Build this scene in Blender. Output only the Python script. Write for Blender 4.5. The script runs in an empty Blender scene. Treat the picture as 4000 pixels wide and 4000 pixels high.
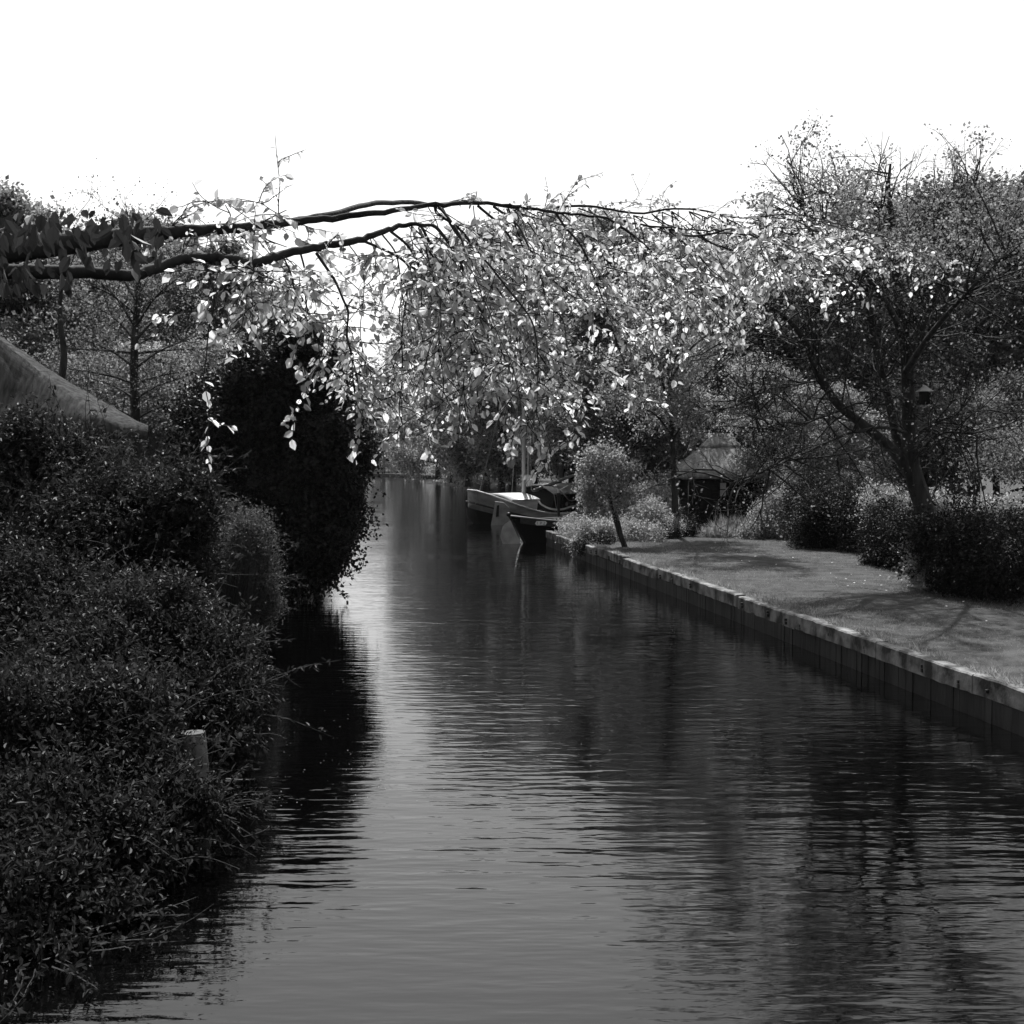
import bpy, math, random
import numpy as np
from mathutils import Vector, Matrix
R = math.radians
sc = bpy.context.scene
col = sc.collection
rng = np.random.default_rng(7)
random.seed(7)

# ------------------------------------------------------------ camera, sky, sun
CAMH = 3.5
PITCH = 2.463
F = 5000.0                      # focal length in pixels of the 4000 px picture
cam = bpy.data.objects.new('camera', bpy.data.cameras.new('camera'))
col.objects.link(cam); sc.camera = cam
cam.location = (0, 0, CAMH)
cam.rotation_euler = (R(90 - PITCH), 0, 0)
cam.data.sensor_width = 36; cam.data.lens = 45.0
cam.data.clip_start = 0.1; cam.data.clip_end = 3000

SUN_EL, SUN_AZ = 55.0, -4.0     # degrees; azimuth measured from +Y towards +X
w = bpy.data.worlds.new('World'); sc.world = w; w.use_nodes = True
nt = w.node_tree
sky = nt.nodes.new('ShaderNodeTexSky'); sky.sky_type = 'NISHITA'; sky.sun_disc = False
sky.sun_elevation = R(SUN_EL); sky.sun_rotation = R(SUN_AZ)
sky.dust_density = 2.5; sky.air_density = 1.2
bw = nt.nodes.new('ShaderNodeRGBToBW')          # black-and-white film
bg = nt.nodes['Background']; bg.inputs['Strength'].default_value = 0.125
nt.links.new(sky.outputs[0], bw.inputs[0]); nt.links.new(bw.outputs[0], bg.inputs['Color'])
sl = bpy.data.lights.new('sun', 'SUN'); sl.energy = 4.5; sl.angle = R(0.6)
sl.color = (1, 1, 1)
so = bpy.data.objects.new('sun', sl); col.objects.link(so)
az, el = R(SUN_AZ), R(SUN_EL)
sd = Vector((math.sin(az) * math.cos(el), math.cos(az) * math.cos(el), math.sin(el)))
so.rotation_euler = (-sd).to_track_quat('-Z', 'Y').to_euler()
vs = sc.view_settings
vs.view_transform = 'Standard'; vs.look = 'None'; vs.gamma = 1; vs.exposure = 0.6
sc.cycles.max_bounces = 6; sc.cycles.transparent_max_bounces = 4
sc.cycles.diffuse_bounces = 3; sc.cycles.volume_bounces = 0
sc.cycles.caustics_reflective = False; sc.cycles.caustics_refractive = False
sc.cycles.sample_clamp_indirect = 4

_cp, _sp = math.cos(R(PITCH)), math.sin(R(PITCH))
def P(u, v, D):
    """world point seen at pixel (u, v) of the 4000 px picture, D metres along +Y"""
    a = (u - 2000) / F; b = -(v - 2000) / F
    dy = _cp + b * _sp; dz = -_sp + b * _cp
    k = D / dy
    return np.array([a * k, D, CAMH + dz * k])
def G(u, v, z=0.0):
    a = (u - 2000) / F; b = -(v - 2000) / F
    dy = _cp + b * _sp; dz = -_sp + b * _cp
    k = (z - CAMH) / dz
    return np.array([a * k, dy * k, z])

# ------------------------------------------------------------ materials
def new_mat(name):
    m = bpy.data.materials.new(name); m.use_nodes = True
    for n in list(m.node_tree.nodes): m.node_tree.nodes.remove(n)
    out = m.node_tree.nodes.new('ShaderNodeOutputMaterial')
    return m, m.node_tree, out
def g(v): return (v, v, v, 1)
def mat(name, lo, hi, rough=0.7, scale=3.0, bump=0.3, bscale=None, stretch=(1, 1, 1), spec=0.3, dist=0.02, detail=6, contrast=(0.35, 0.65)):
    m, t, out = new_mat(name)
    b = t.nodes.new('ShaderNodeBsdfPrincipled')
    tc = t.nodes.new('ShaderNodeTexCoord'); mp = t.nodes.new('ShaderNodeMapping')
    mp.inputs['Scale'].default_value = stretch
    t.links.new(tc.outputs['Object'], mp.inputs['Vector'])
    n = t.nodes.new('ShaderNodeTexNoise'); n.inputs['Scale'].default_value = scale; n.inputs['Detail'].default_value = detail
    t.links.new(mp.outputs[0], n.inputs['Vector'])
    cr = t.nodes.new('ShaderNodeValToRGB')
    cr.color_ramp.elements[0].position = contrast[0]; cr.color_ramp.elements[0].color = g(lo)
    cr.color_ramp.elements[1].position = contrast[1]; cr.color_ramp.elements[1].color = g(hi)
    t.links.new(n.outputs['Fac'], cr.inputs[0]); t.links.new(cr.outputs[0], b.inputs['Base Color'])
    b.inputs['Roughness'].default_value = rough; b.inputs['Specular IOR Level'].default_value = spec
    if bump:
        n2 = t.nodes.new('ShaderNodeTexNoise'); n2.inputs['Scale'].default_value = bscale or scale * 4; n2.inputs['Detail'].default_value = 4
        t.links.new(mp.outputs[0], n2.inputs['Vector'])
        bp = t.nodes.new('ShaderNodeBump'); bp.inputs['Strength'].default_value = bump; bp.inputs['Distance'].default_value = dist
        t.links.new(n2.outputs['Fac'], bp.inputs['Height']); t.links.new(bp.outputs[0], b.inputs['Normal'])
    t.links.new(b.outputs[0], out.inputs[0])
    return m
def leafmat(name, refl, trans, rough=0.45, spec=0.4, var=0.5):
    m, t, out = new_mat(name)
    geo = t.nodes.new('ShaderNodeNewGeometry')
    mr = t.nodes.new('ShaderNodeMapRange'); mr.inputs[3].default_value = 1 - var; mr.inputs[4].default_value = 1 + var
    t.links.new(geo.outputs['Random Per Island'], mr.inputs[0])
    def scaled(v):
        q = t.nodes.new('ShaderNodeMath'); q.operation = 'MULTIPLY'; q.inputs[1].default_value = v
        t.links.new(mr.outputs[0], q.inputs[0]); return q.outputs[0]
    b = t.nodes.new('ShaderNodeBsdfPrincipled')
    b.inputs['Roughness'].default_value = rough; b.inputs['Specular IOR Level'].default_value = spec
    t.links.new(scaled(refl), b.inputs['Base Color'])
    if trans > 0:
        tr = t.nodes.new('ShaderNodeBsdfTranslucent'); t.links.new(scaled(trans), tr.inputs['Color'])
        ad = t.nodes.new('ShaderNodeAddShader')
        t.links.new(b.outputs[0], ad.inputs[0]); t.links.new(tr.outputs[0], ad.inputs[1]); t.links.new(ad.outputs[0], out.inputs[0])
    else:
        t.links.new(b.outputs[0], out.inputs[0])
    return m
M = {}
M['bark'] = mat('bark', .012, .04, .9, 6, .8, 20, (1, 1, .3))
M['bark_pale'] = mat('bark_pale', .06, .13, .9, 6, .6, 20, (1, 1, .3))
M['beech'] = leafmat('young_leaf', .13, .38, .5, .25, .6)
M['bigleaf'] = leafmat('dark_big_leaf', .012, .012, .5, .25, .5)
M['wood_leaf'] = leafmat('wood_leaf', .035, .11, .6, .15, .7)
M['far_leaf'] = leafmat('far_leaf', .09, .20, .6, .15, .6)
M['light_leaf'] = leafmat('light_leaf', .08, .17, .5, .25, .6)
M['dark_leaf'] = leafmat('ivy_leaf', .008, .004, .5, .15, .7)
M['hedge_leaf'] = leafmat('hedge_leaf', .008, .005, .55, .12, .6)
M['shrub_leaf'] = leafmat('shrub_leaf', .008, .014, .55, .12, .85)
M['fine_leaf'] = leafmat('fine_leaf', .022, .035, .55, .15, .7)
M['grass_blade'] = leafmat('grass_blade', .07, .14, .5, .3, .4)
M['lawn'] = mat('lawn_grass', .05, .10, .9, 2.2, .9, 60, dist=.03, spec=.05, detail=10)
M['soil'] = mat('ground_cover', .008, .02, .95, 2, .6, 30, spec=.1)
M['beam'] = mat('weathered_timber', .03, .24, .8, 2.6, .8, 18, (1, 1, 1), contrast=(.40, .62), detail=12)
M['piling'] = mat('wet_piling', .004, .035, .6, 2.5, .6, 12, (1, 1, .25))
M['iron'] = mat('dark_iron', .01, .03, .5, 8, .2)
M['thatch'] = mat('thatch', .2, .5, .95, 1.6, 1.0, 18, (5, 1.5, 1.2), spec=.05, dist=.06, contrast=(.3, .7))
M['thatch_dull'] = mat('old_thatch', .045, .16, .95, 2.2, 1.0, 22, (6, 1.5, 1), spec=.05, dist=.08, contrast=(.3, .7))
M['blackboard'] = mat('tarred_boards', .004, .009, .7, 4, .3, spec=.15)
M['white_paint'] = mat('white_paint', .6, .8, .4, 3, .1)
M['grey_paint'] = mat('grey_paint', .28, .45, .45, 2.5, .15)
M['hull_light'] = mat('varnished_hull', .2, .42, .35, 1.6, .15, stretch=(.6, 1, 2))
M['hull_black'] = mat('black_hull', .003, .008, .55, 2, .1, spec=.08)
M['deck'] = mat('pale_deck', .30, .45, .5, 6, .2, stretch=(1, 6, 1))
M['spar'] = mat('spar_wood', .25, .42, .4, 3, .1, stretch=(1, 1, .3))
M['canvas'] = mat('canvas', .10, .2, .9, 4, .6, 6, dist=.05)
M['rope'] = mat('rope', .25, .4, .9, 20, .2)
M['glass'] = mat('dark_glass', .01, .015, .08, 2, 0, spec=.5)
M['pane_light'] = mat('pale_pane', .3, .4, .7, 2, 0)  # pale colour stands for daylight seen through the hut window
M['stone'] = mat('stone', .07, .16, .9, 5, .6)
M['letter'] = mat('faded_lettering', .12, .16, .6, 5, 0)
M['speck'] = mat('speck', .15, .3, .7, 5, 0)
M['petal'] = mat('petal', .6, .7, .6, 5, 0)

# water: dark, glossy, rippled across the line of sight
m, t, out = new_mat('canal_water')
b = t.nodes.new('ShaderNodeBsdfPrincipled')
b.inputs['Base Color'].default_value = g(.0008); b.inputs['Roughness'].default_value = .035
b.inputs['IOR'].default_value = 1.333; b.inputs['Specular IOR Level'].default_value = .5
tc = t.nodes.new('ShaderNodeTexCoord')
def wnoise(sx, sy, detail, rot=0):
    mp = t.nodes.new('ShaderNodeMapping'); mp.inputs['Scale'].default_value = (sx, sy, 1); mp.inputs['Rotation'].default_value = (0, 0, R(rot))
    n = t.nodes.new('ShaderNodeTexNoise'); n.inputs['Scale'].default_value = 1; n.inputs['Detail'].default_value = detail; n.inputs['Roughness'].default_value = .45
    t.links.new(tc.outputs['Object'], mp.inputs[0]); t.links.new(mp.outputs[0], n.inputs['Vector']); return n.outputs['Fac']
def mth(op, a, b_):
    q = t.nodes.new('ShaderNodeMath'); q.operation = op
    for i, x in enumerate((a, b_)):
        if isinstance(x, (int, float)): q.inputs[i].default_value = x
        else: t.links.new(x, q.inputs[i])
    return q.outputs[0]
r1 = wnoise(.9, 4.2, 2, 6); r2 = wnoise(2.6, 9.0, 2, -8); big = wnoise(.14, .35, 2)
mr = t.nodes.new('ShaderNodeMapRange'); mr.inputs[1].default_value = .35; mr.inputs[2].default_value = .65; mr.inputs[3].default_value = .55; mr.inputs[4].default_value = 1.15
t.links.new(big, mr.inputs[0])
h = mth('ADD', mth('MULTIPLY', r1, .68), mth('MULTIPLY', r2, .3))
h = mth('MULTIPLY', h, mr.outputs[0])
bp = t.nodes.new('ShaderNodeBump'); bp.inputs['Strength'].default_value = .8; bp.inputs['Distance'].default_value = .022
t.links.new(h, bp.inputs['Height']); t.links.new(bp.outputs[0], b.inputs['Normal'])
t.links.new(b.outputs[0], out.inputs[0]); M['water'] = m

# ------------------------------------------------------------ mesh helpers
class MB:
    def __init__(s): s.v = []; s.f = {3: [], 4: []}; s.n = 0; s.poly = []
    def add(s, verts, faces):
        verts = np.asarray(verts, dtype=np.float64).reshape(-1, 3); faces = np.asarray(faces, dtype=np.int64)
        s.v.append(verts); s.f[faces.shape[1]].append(faces + s.n); s.n += len(verts)
    def addpoly(s, verts, polys):
        verts = np.asarray(verts, dtype=np.float64).reshape(-1, 3)
        s.v.append(verts); s.poly += [[i + s.n for i in p] for p in polys]; s.n += len(verts)
    def mesh(s, name, m, smooth=False):
        me = bpy.data.meshes.new(name)
        V = np.concatenate(s.v) if s.v else np.zeros((0, 3))
        loops = []; tot = []
        for k in (3, 4):
            if s.f[k]:
                a = np.concatenate(s.f[k]); loops.append(a.ravel()); tot.append(np.full(len(a), k))
        for p in s.poly: loops.append(np.array(p)); tot.append(np.array([len(p)]))
        L = np.concatenate(loops); T = np.concatenate(tot)
        me.vertices.add(len(V)); me.vertices.foreach_set('co', V.astype(np.float32).ravel())
        me.loops.add(len(L)); me.loops.foreach_set('vertex_index', L.astype(np.int32))
        me.polygons.add(len(T)); st = np.concatenate([[0], np.cumsum(T)[:-1]])
        me.polygons.foreach_set('loop_start', st.astype(np.int32)); me.polygons.foreach_set('loop_total', T.astype(np.int32))
        me.polygons.foreach_set('use_smooth', np.full(len(T), smooth, dtype=bool))
        me.materials.append(m); me.update(calc_edges=True); me.validate()
        return me
    def build(s, name, m, parent=None, smooth=False):
        o = bpy.data.objects.new(name, s.mesh(name, m, smooth)); col.objects.link(o)
        if parent is not None: o.parent = parent
        return o
    # shapes
    def box(s, lo, hi, rot=0, c=None):
        x0, y0, z0 = lo; x1, y1, z1 = hi
        v = np.array([[x0,y0,z0],[x1,y0,z0],[x1,y1,z0],[x0,y1,z0],[x0,y0,z1],[x1,y0,z1],[x1,y1,z1],[x0,y1,z1]], float)
        if rot:
            c = np.array(c if c is not None else [(x0+x1)/2, (y0+y1)/2, 0]); ca, sa = math.cos(rot), math.sin(rot)
            q = v - c; v = np.stack([q[:,0]*ca - q[:,1]*sa, q[:,0]*sa + q[:,1]*ca, q[:,2]], 1) + c
        s.add(v, [[0,3,2,1],[4,5,6,7],[0,1,5,4],[1,2,6,5],[2,3,7,6],[3,0,4,7]]); return s
    def tube(s, pts, rad, n=6, cap=True):
        pts = np.asarray(pts, float); k = len(pts)
        rad = np.broadcast_to(np.asarray(rad, float), (k,))
        tan = np.gradient(pts, axis=0); tan /= np.linalg.norm(tan, axis=1)[:, None] + 1e-9
        ref = np.array([0, 0, 1.]) if abs(tan[0][2]) < .8 else np.array([1., 0, 0])
        side = np.cross(tan, ref); side /= np.linalg.norm(side, axis=1)[:, None] + 1e-9
        up = np.cross(side, tan)
        a = np.arange(n) * 2 * math.pi / n
        ring = pts[:, None] + rad[:, None, None] * (np.cos(a)[None, :, None] * side[:, None] + np.sin(a)[None, :, None] * up[:, None])
        i = np.arange(k - 1)[:, None] * n; j = np.arange(n)[None]; jn = (j + 1) % n
        f = np.stack([i + j, i + jn, i + n + jn, i + n + j], -1).reshape(-1, 4)
        s.add(ring.reshape(-1, 3), f)
        if cap and rad[-1] > .015:
            s.addpoly(ring[-1], [list(range(n))]); s.addpoly(ring[0], [list(range(n))[::-1]])
        return s
    def sphere(s, c, r, nu=12, nv=8, noise=0):
        c = np.array(c, float); r = np.broadcast_to(np.array(r, float), (3,))
        vv = []
        for i in range(nv + 1):
            th = math.pi * i / nv
            for j in range(nu):
                ph = 2 * math.pi * j / nu
                k = 1 + noise * (rng.random() - .5)
                vv.append(c + r * k * np.array([math.sin(th) * math.cos(ph), math.sin(th) * math.sin(ph), math.cos(th)]))
        f = [[i*nu+j, (i+1)*nu+j, (i+1)*nu+(j+1)%nu, i*nu+(j+1)%nu] for i in range(nv) for j in range(nu)]
        s.add(vv, f); return s
    def prism(s, pts, z0, z1):
        n = len(pts); v = [(x, y, z0) for x, y in pts] + [(x, y, z1) for x, y in pts]
        s.addpoly(v, [list(range(n))[::-1], list(range(n, 2*n))] + [[i, (i+1) % n, n + (i+1) % n, n + i] for i in range(n)]); return s
def unit(a): return a / (np.linalg.norm(a, axis=-1, keepdims=True) + 1e-9)
def leaves(mb, pos, nrm, dirs, size, shape='kite', wid=.55):
    """one small leaf per position; dirs = leaf axis, nrm = face normal"""
    N = len(pos); d = unit(dirs); sdv = unit(np.cross(d, nrm)); nn = np.cross(sdv, d)
    size = np.broadcast_to(np.asarray(size, float), (N,))[:, None]
    if shape == 'kite':
        b0 = pos; a = pos + size * (.45 * d + wid * .5 * sdv + .08 * nn); tp = pos + size * d; c = pos + size * (.45 * d - wid * .5 * sdv + .08 * nn)
        V = np.stack([b0, a, tp, c], 1).reshape(-1, 3); i = np.arange(N)[:, None] * 4
        mb.add(V, i + np.array([[0, 1, 2, 3]]))
    else:   # oval leaf folded along the midrib
        k = wid * .5
        pts = [pos, pos + size * (.25*d + k*.82*sdv + .07*nn), pos + size * (.62*d + k*.9*sdv + .06*nn), pos + size * (d - .10*nn),
               pos + size * (.62*d - k*.9*sdv + .06*nn), pos + size * (.25*d - k*.82*sdv + .07*nn)]
        V = np.stack(pts, 1).reshape(-1, 3); i = np.arange(N)[:, None] * 6
        mb.add(V, np.concatenate([i + np.array([[0, 1, 2, 3]]), i + np.array([[0, 3, 4, 5]])]))
def smooth_path(pts, k=6):
    p = np.asarray(pts, float); p = np.vstack([2*p[0]-p[1], p, 2*p[-1]-p[-2]]); o = []
    for i in range(1, len(p) - 2):
        for q in np.linspace(0, 1, k, endpoint=False):
            a, b_, c, d = p[i-1], p[i], p[i+1], p[i+2]
            o.append(.5*((2*b_) + (c-a)*q + (2*a-5*b_+4*c-d)*q*q + (3*b_-a-3*c+d)*q**3))
    o.append(p[-2]); return np.array(o)
def tag(o, label, cat, group=None, kind=None):
    if label: o['label'] = label
    if cat: o['category'] = cat
    if group: o['group'] = group
    if kind: o['kind'] = kind
    return o
def thing(name, label, cat, loc=(0, 0, 0), rz=0, group=None):
    o = bpy.data.objects.new(name, None); col.objects.link(o); o.location = loc; o.rotation_euler = (0, 0, rz)
    return tag(o, label, cat, group)
def copy_tree(o, parent=None):
    c = o.copy(); col.objects.link(c); c.parent = parent
    for ch in [x for x in list(bpy.data.objects) if x.parent == o]: copy_tree(ch, c)
    return c

# ------------------------------------------------------------ setting: water, banks, lawn
def quay_x(y): return 6.2 - .146 * (y - 17.1)
QEND = 50.3
me = MB(); me.prism([(-700, -60), (700, -60), (700, 900), (-700, 900)], -2.6, -2.5); tag(me.build('canal_bed', M['soil']), None, None, kind='structure')
mb = MB(); mb.add([[-600, -40, 0], [600, -40, 0], [600, 800, 0], [-600, 800, 0]], [[0, 1, 2, 3]])
tag(mb.build('water', M['water']), None, None, kind='structure')
right_bank = [(quay_x(-40) + .18, -40), (quay_x(QEND) + .18, QEND), (6.5, 51.5), (8.2, 60), (9.5, 72), (6.5, 84), (1.5, 97), (-1.5, 115), (-3.5, 140), (-6, 168), (-12, 205), (-22, 232), (-45, 245), (-90, 250), (-200, 250), (-580, 250), (-580, 780), (580, 780), (580, -40)]
mb = MB(); mb.prism(right_bank, -2.4, .47); tag(mb.build('ground', M['lawn']), None, None, kind='structure')
left_bank = [(-4.9, -40), (-4.9, 8), (-4.5, 13), (-5.1, 22), (-5.6, 33), (-8, 50), (-13, 80), (-20, 120), (-29, 165), (-42, 205), (-60, 222), (-100, 228), (-580, 228), (-580, -40)]
mb = MB(); mb.prism(left_bank[::-1], -2.4, .40); tag(mb.build('ground', M['soil']), None, None, kind='structure')
# mown lawn, gently uneven
def lawn_mesh():
    nx, ny = 40, 90; V = []; fx = []
    for j in range(ny):
        y = 4 + (QEND + .0 - 4) * j / (ny - 1)
        for i in range(nx):
            q = i / (nx - 1); x = quay_x(y) + .2 + q * (15.5)
            V.append((x, y, .535 + .03 * math.sin(x * 1.3 + y * .4) * math.sin(y * .31) + .02 * q))
    f = [[j*nx+i, j*nx+i+1, (j+1)*nx+i+1, (j+1)*nx+i] for j in range(ny-1) for i in range(nx-1)]
    b_ = MB(); b_.add(V, f); return b_
tag(lawn_mesh().build('lawn', M['lawn'], smooth=True), None, None, kind='structure')

# ------------------------------------------------------------ timber quay
quay = thing('quay_wall', 'weathered timber quay edging the lawn with dark piling down to the water', 'quay', (quay_x(30), 30, 0))
ang = math.atan2(-.146, 1.0)
def qp(s, off=0):   # point s metres along the quay from y=2
    y = 2 + s * math.cos(ang); return np.array([quay_x(y) + off * math.cos(ang), y - off * math.sin(ang)])
def rel(mb_, o):
    for i in range(len(mb_.v)): mb_.v[i] = mb_.v[i] - np.array(o.location)
    return mb_
total = (QEND - 2) / math.cos(ang); s0 = 0.0; k = 0
while s0 < total - .5:
    ln = min(random.uniform(2.9, 4.4), total - s0)
    a0 = qp(s0 + .006); a1 = qp(s0 + ln - .006); jit = random.uniform(-.03, .03); jz = random.uniform(-.025, .03)
    q0, q1 = a0 + [jit, 0], a1 + [jit + random.uniform(-.012, .012), 0]
    b_ = MB(); n = 22; V = []
    for i in range(n + 1):
        p = q0 + (q1 - q0) * i / n; e = rng.normal(0, .0045, 8)
        V += [(p[0] + e[0], p[1], .315 + jz + e[1]), (p[0] + e[2] * .5, p[1], .555 + jz + e[3]), (p[0] + .02, p[1], .578 + jz + e[3]), (p[0] + .21, p[1], .575 + jz + e[4]), (p[0] + .21, p[1], .31)]
    f = []
    for i in range(n):
        for j in range(5): f.append([i*5+j, i*5+(j+1) % 5, (i+1)*5+(j+1) % 5, (i+1)*5+j])
    b_.add(V, f); b_.addpoly(V[:5], [[0, 1, 2, 3, 4]]); b_.addpoly(V[-5:], [[4, 3, 2, 1, 0]])
    bo = rel(b_, quay).build('timber_beam', M['beam'], quay)
    bl = MB(); cc = random.uniform(.3, .7)
    for sb in [ln * .12, ln * cc, ln * .9][:random.choice([2, 3])]:
        p = qp(s0 + sb, -.012); zz = .44 + random.uniform(-.03, .03)
        bl.box((p[0]-.02, p[1]-.022, zz-.022), (p[0]+.03, p[1]+.022, zz+.022))
        if random.random() < .5: bl.box((p[0]-.015, p[1]-.03, zz-.09), (p[0]+.03, p[1]+.03, zz-.035))
    rel(bl, quay).build('bolt', M['iron'], bo)
    s0 += ln; k += 1
b_ = MB(); s_ = 0
while s_ < total - .1:
    wd = random.uniform(.17, .26); a = qp(s_, .05 + random.uniform(-.012, .012)); c = qp(min(s_ + wd - .008, total), .05)
    mid = (a + c) / 2; L_ = np.linalg.norm(c - a)
    b_.box((mid[0] - .03, mid[1] - L_/2, -.6), (mid[0] + .05, mid[1] + L_/2, .325 + random.uniform(-.02, .01)), rot=-ang * -1 if False else math.atan2(-(c-a)[0], (c-a)[1]), c=[mid[0], mid[1], 0]); s_ += wd
rel(b_, quay).build('piling', M['piling'], quay)
# end face of quay towards the boats
b_ = MB(); b_.box((quay_x(QEND), QEND + .01, -.6), (quay_x(QEND) + 5.0, QEND + .12, .56)); rel(b_, quay).build('end_boards', M['beam'], quay)

# ------------------------------------------------------------ trees
def sweep(p0, d0, length, n=6, wob=.25, grav=0.0):
    pts = [np.array(p0, float)]; d = unit(np.array(d0, float))
    for i in range(n):
        d = unit(d + rng.normal(0, wob, 3) * .5 + np.array([0, 0, grav])); pts.append(pts[-1] + d * length / n)
    return np.array(pts)
def tree_geo(H, Rr, tr, h0=.2, n1=16, n2=6, n3=4, per=45, leaf=.12, spread=.3, up=.35, top=1.0, shape='kite', grav=0.0, twig_r=.012, tri=True, lean=(0, 0)):
    wood = MB(); lv = MB(); anch = []
    trunk = sweep((0, 0, -.1), (lean[0], lean[1], 1), H * .92, 10, .06)
    rad = np.linspace(tr, tr * .15, len(trunk)); rad[0] = tr * 1.35
    wood.tube(trunk, rad, 8)
    for a in range(n1):
        q = h0 + (1 - h0) * (a + rng.random() * .6) / n1; q = min(q, .98)
        idx = q * (len(trunk) - 1); i = int(idx); i = min(i, len(trunk) - 2); p = trunk[i] + (trunk[i+1] - trunk[i]) * (idx - i)
        env = math.sin(math.pi * (0.18 + .78 * ((q - h0) / (1 - h0)) ** .8)) ** .7
        th = a * 2.4 + rng.random()
        L = Rr * env * rng.uniform(.8, 1.15)
        e = up + .6 * ((q - h0) / (1 - h0))
        d = np.array([math.cos(th), math.sin(th), e])
        br = sweep(p, d, L, 6, .22, grav); r0 = tr * .38 * (1.05 - q * .6)
        wood.tube(br, np.linspace(r0, r0 * .2, len(br)), 5, False)
        anch.append(br[-1])
        for b2 in range(n2):
            s2 = rng.uniform(.25, 1.0); j = min(int(s2 * 6), 5); p2 = br[j] + (br[j+1] - br[j]) * (s2 * 6 - j if s2 < 1 else 1)
            d2 = unit(br[j+1] - br[j]) + rng.normal(0, .7, 3) + np.array([0, 0, .15])
            b2p = sweep(p2, d2, L * rng.uniform(.3, .5) + .3, 4, .3, grav)
            wood.tube(b2p, np.linspace(r0 * .35, twig_r * .6, len(b2p)), 4, False)
            anch.append(b2p[-1]); anch.append(b2p[2])
            for b3 in range(n3):
                j = rng.integers(1, 5); d3 = unit(b2p[min(j, 4)] - b2p[j-1]) + rng.normal(0, .9, 3)
                b3p = sweep(b2p[min(j, 4)], d3, L * .16 + .25, 3, .3, grav)
                wood.tube(b3p, np.linspace(twig_r, twig_r * .4, len(b3p)), 3, False)
                anch.append(b3p[-1]); anch.append(b3p[1])
    A = np.array(anch)
    if per > 0:
        w8 = rng.uniform(.2, 1.8, len(A)); cnt = (w8 * per).astype(int); idx = np.repeat(np.arange(len(A)), cnt)
        pos = A[idx] + rng.normal(0, 1, (len(idx), 3)) * np.array([spread, spread, spread * .6])
        nr = unit(rng.normal(0, .8, (len(idx), 3)) + [0, 0, .9]); dr = unit(rng.normal(0, 1, (len(idx), 3)) + [0, 0, -.35])
        leaves(lv, pos, nr, dr, leaf * rng.uniform(.6, 1.3, len(idx)), shape, .7)
    return wood, lv
protos = []
def make_proto(kind, leafm, **kw):
    wood, lv = tree_geo(**kw)
    o = thing('leafy_tree', 'x', 'tree')
    wood.build('trunk', M['bark'], o, True); lv.build('crown', leafm, o)
    protos.append((o, kw['H'])); return o
def pt(**k): return k
PR = [
    (M['wood_leaf'], pt(H=13, Rr=3.6, tr=.17, h0=.10, n1=22, n2=7, n3=4, per=34, leaf=.19, spread=.30)),
    (M['wood_leaf'], pt(H=14, Rr=3.0, tr=.15, h0=.12, n1=24, n2=6, n3=4, per=36, leaf=.18, spread=.28, up=.6)),
    (M['wood_leaf'], pt(H=12, Rr=4.0, tr=.2, h0=.16, n1=20, n2=7, n3=4, per=34, leaf=.2, spread=.33, up=.25)),
    (M['light_leaf'], pt(H=11, Rr=3.0, tr=.12, h0=.15, n1=18, n2=6, n3=4, per=26, leaf=.14, spread=.28, up=.5)),
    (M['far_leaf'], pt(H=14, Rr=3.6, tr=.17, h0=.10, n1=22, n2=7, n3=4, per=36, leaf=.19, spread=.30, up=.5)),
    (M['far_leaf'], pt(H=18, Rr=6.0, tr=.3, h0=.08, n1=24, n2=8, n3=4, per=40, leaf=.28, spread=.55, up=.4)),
]
for i, (lm, kw) in enumerate(PR): make_proto(i, lm, **kw)
used = set(); GROUPS = {}
SKY = [(0, 800), (200, 800), (400, 830), (640, 850), (800, 960), (900, 1060), (1050, 1090), (1200, 1230), (1290, 1380), (1380, 1560), (1450, 1600), (1490, 1480), (1530, 1300), (1589, 1146), (1720, 974), (1850, 890), (2100, 850), (2300, 860), (2500, 900), (2600, 940), (2800, 990), (2900, 970), (3100, 930), (3300, 900), (3450, 800), (3800, 780), (4300, 790)]
def skyv(u): return float(np.interp(u, [a for a, _ in SKY], [b_ for _, b_ in SKY]))
def place(pi, u, D, label, group, hv=None, k=1.0, rad=1.0, name='leafy_tree', z0=.4):
    o, H = protos[pi]
    c = o if pi not in used else copy_tree(o)
    used.add(pi)
    v = hv if hv is not None else skyv(u) + random.uniform(0, 60)
    top = P(u, v, D)[2]; s = (top - z0) / H * k / .97
    x = (u - 2000) / F * D
    c.location = (x, D, z0); c.rotation_euler = (0, 0, random.uniform(0, 6.28)); c.scale = (s * rad, s * rad, s)
    GROUPS.setdefault(label, []).append((u, D, c)); c['label'] = label; c['group'] = group; c['category'] = 'tree'; c.name = name
    return c
# wood behind the hut and lawn
gl = ('tall leafy tree in the dense wood right behind the thatched hut', 'trees in the wood behind the hut')
for u, D in [(2470, 58), (2720, 67), (2950, 67), (3190, 62), (3420, 59), (3650, 62), (3900, 60), (4120, 58)]: place(random.choice([0, 1, 2]), u, D, *gl, rad=random.uniform(.9, 1.15))
g2 = ('leafy tree in the rear row of the wood, seen over the front row', 'trees in the rear row of the wood')
for u, D in [(2350, 72), (2600, 74), (2860, 70), (3100, 72), (3340, 74), (3560, 76), (3800, 90), (4050, 74)]: place(random.choice([0, 1, 2]), u, D, *g2, rad=random.uniform(1, 1.2))
for u, D, hv in [(2420, 62, 1350), (2560, 64, 1250), (2800, 69, 1330), (3060, 52, 1420), (3300, 50, 1500), (2990, 68, 1250)]:
    place(3, u, D, 'lower pale-leaved tree filling the edge of the wood beside the hut', 'pale understorey trees by the hut', hv=hv, rad=1.15)
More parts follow.
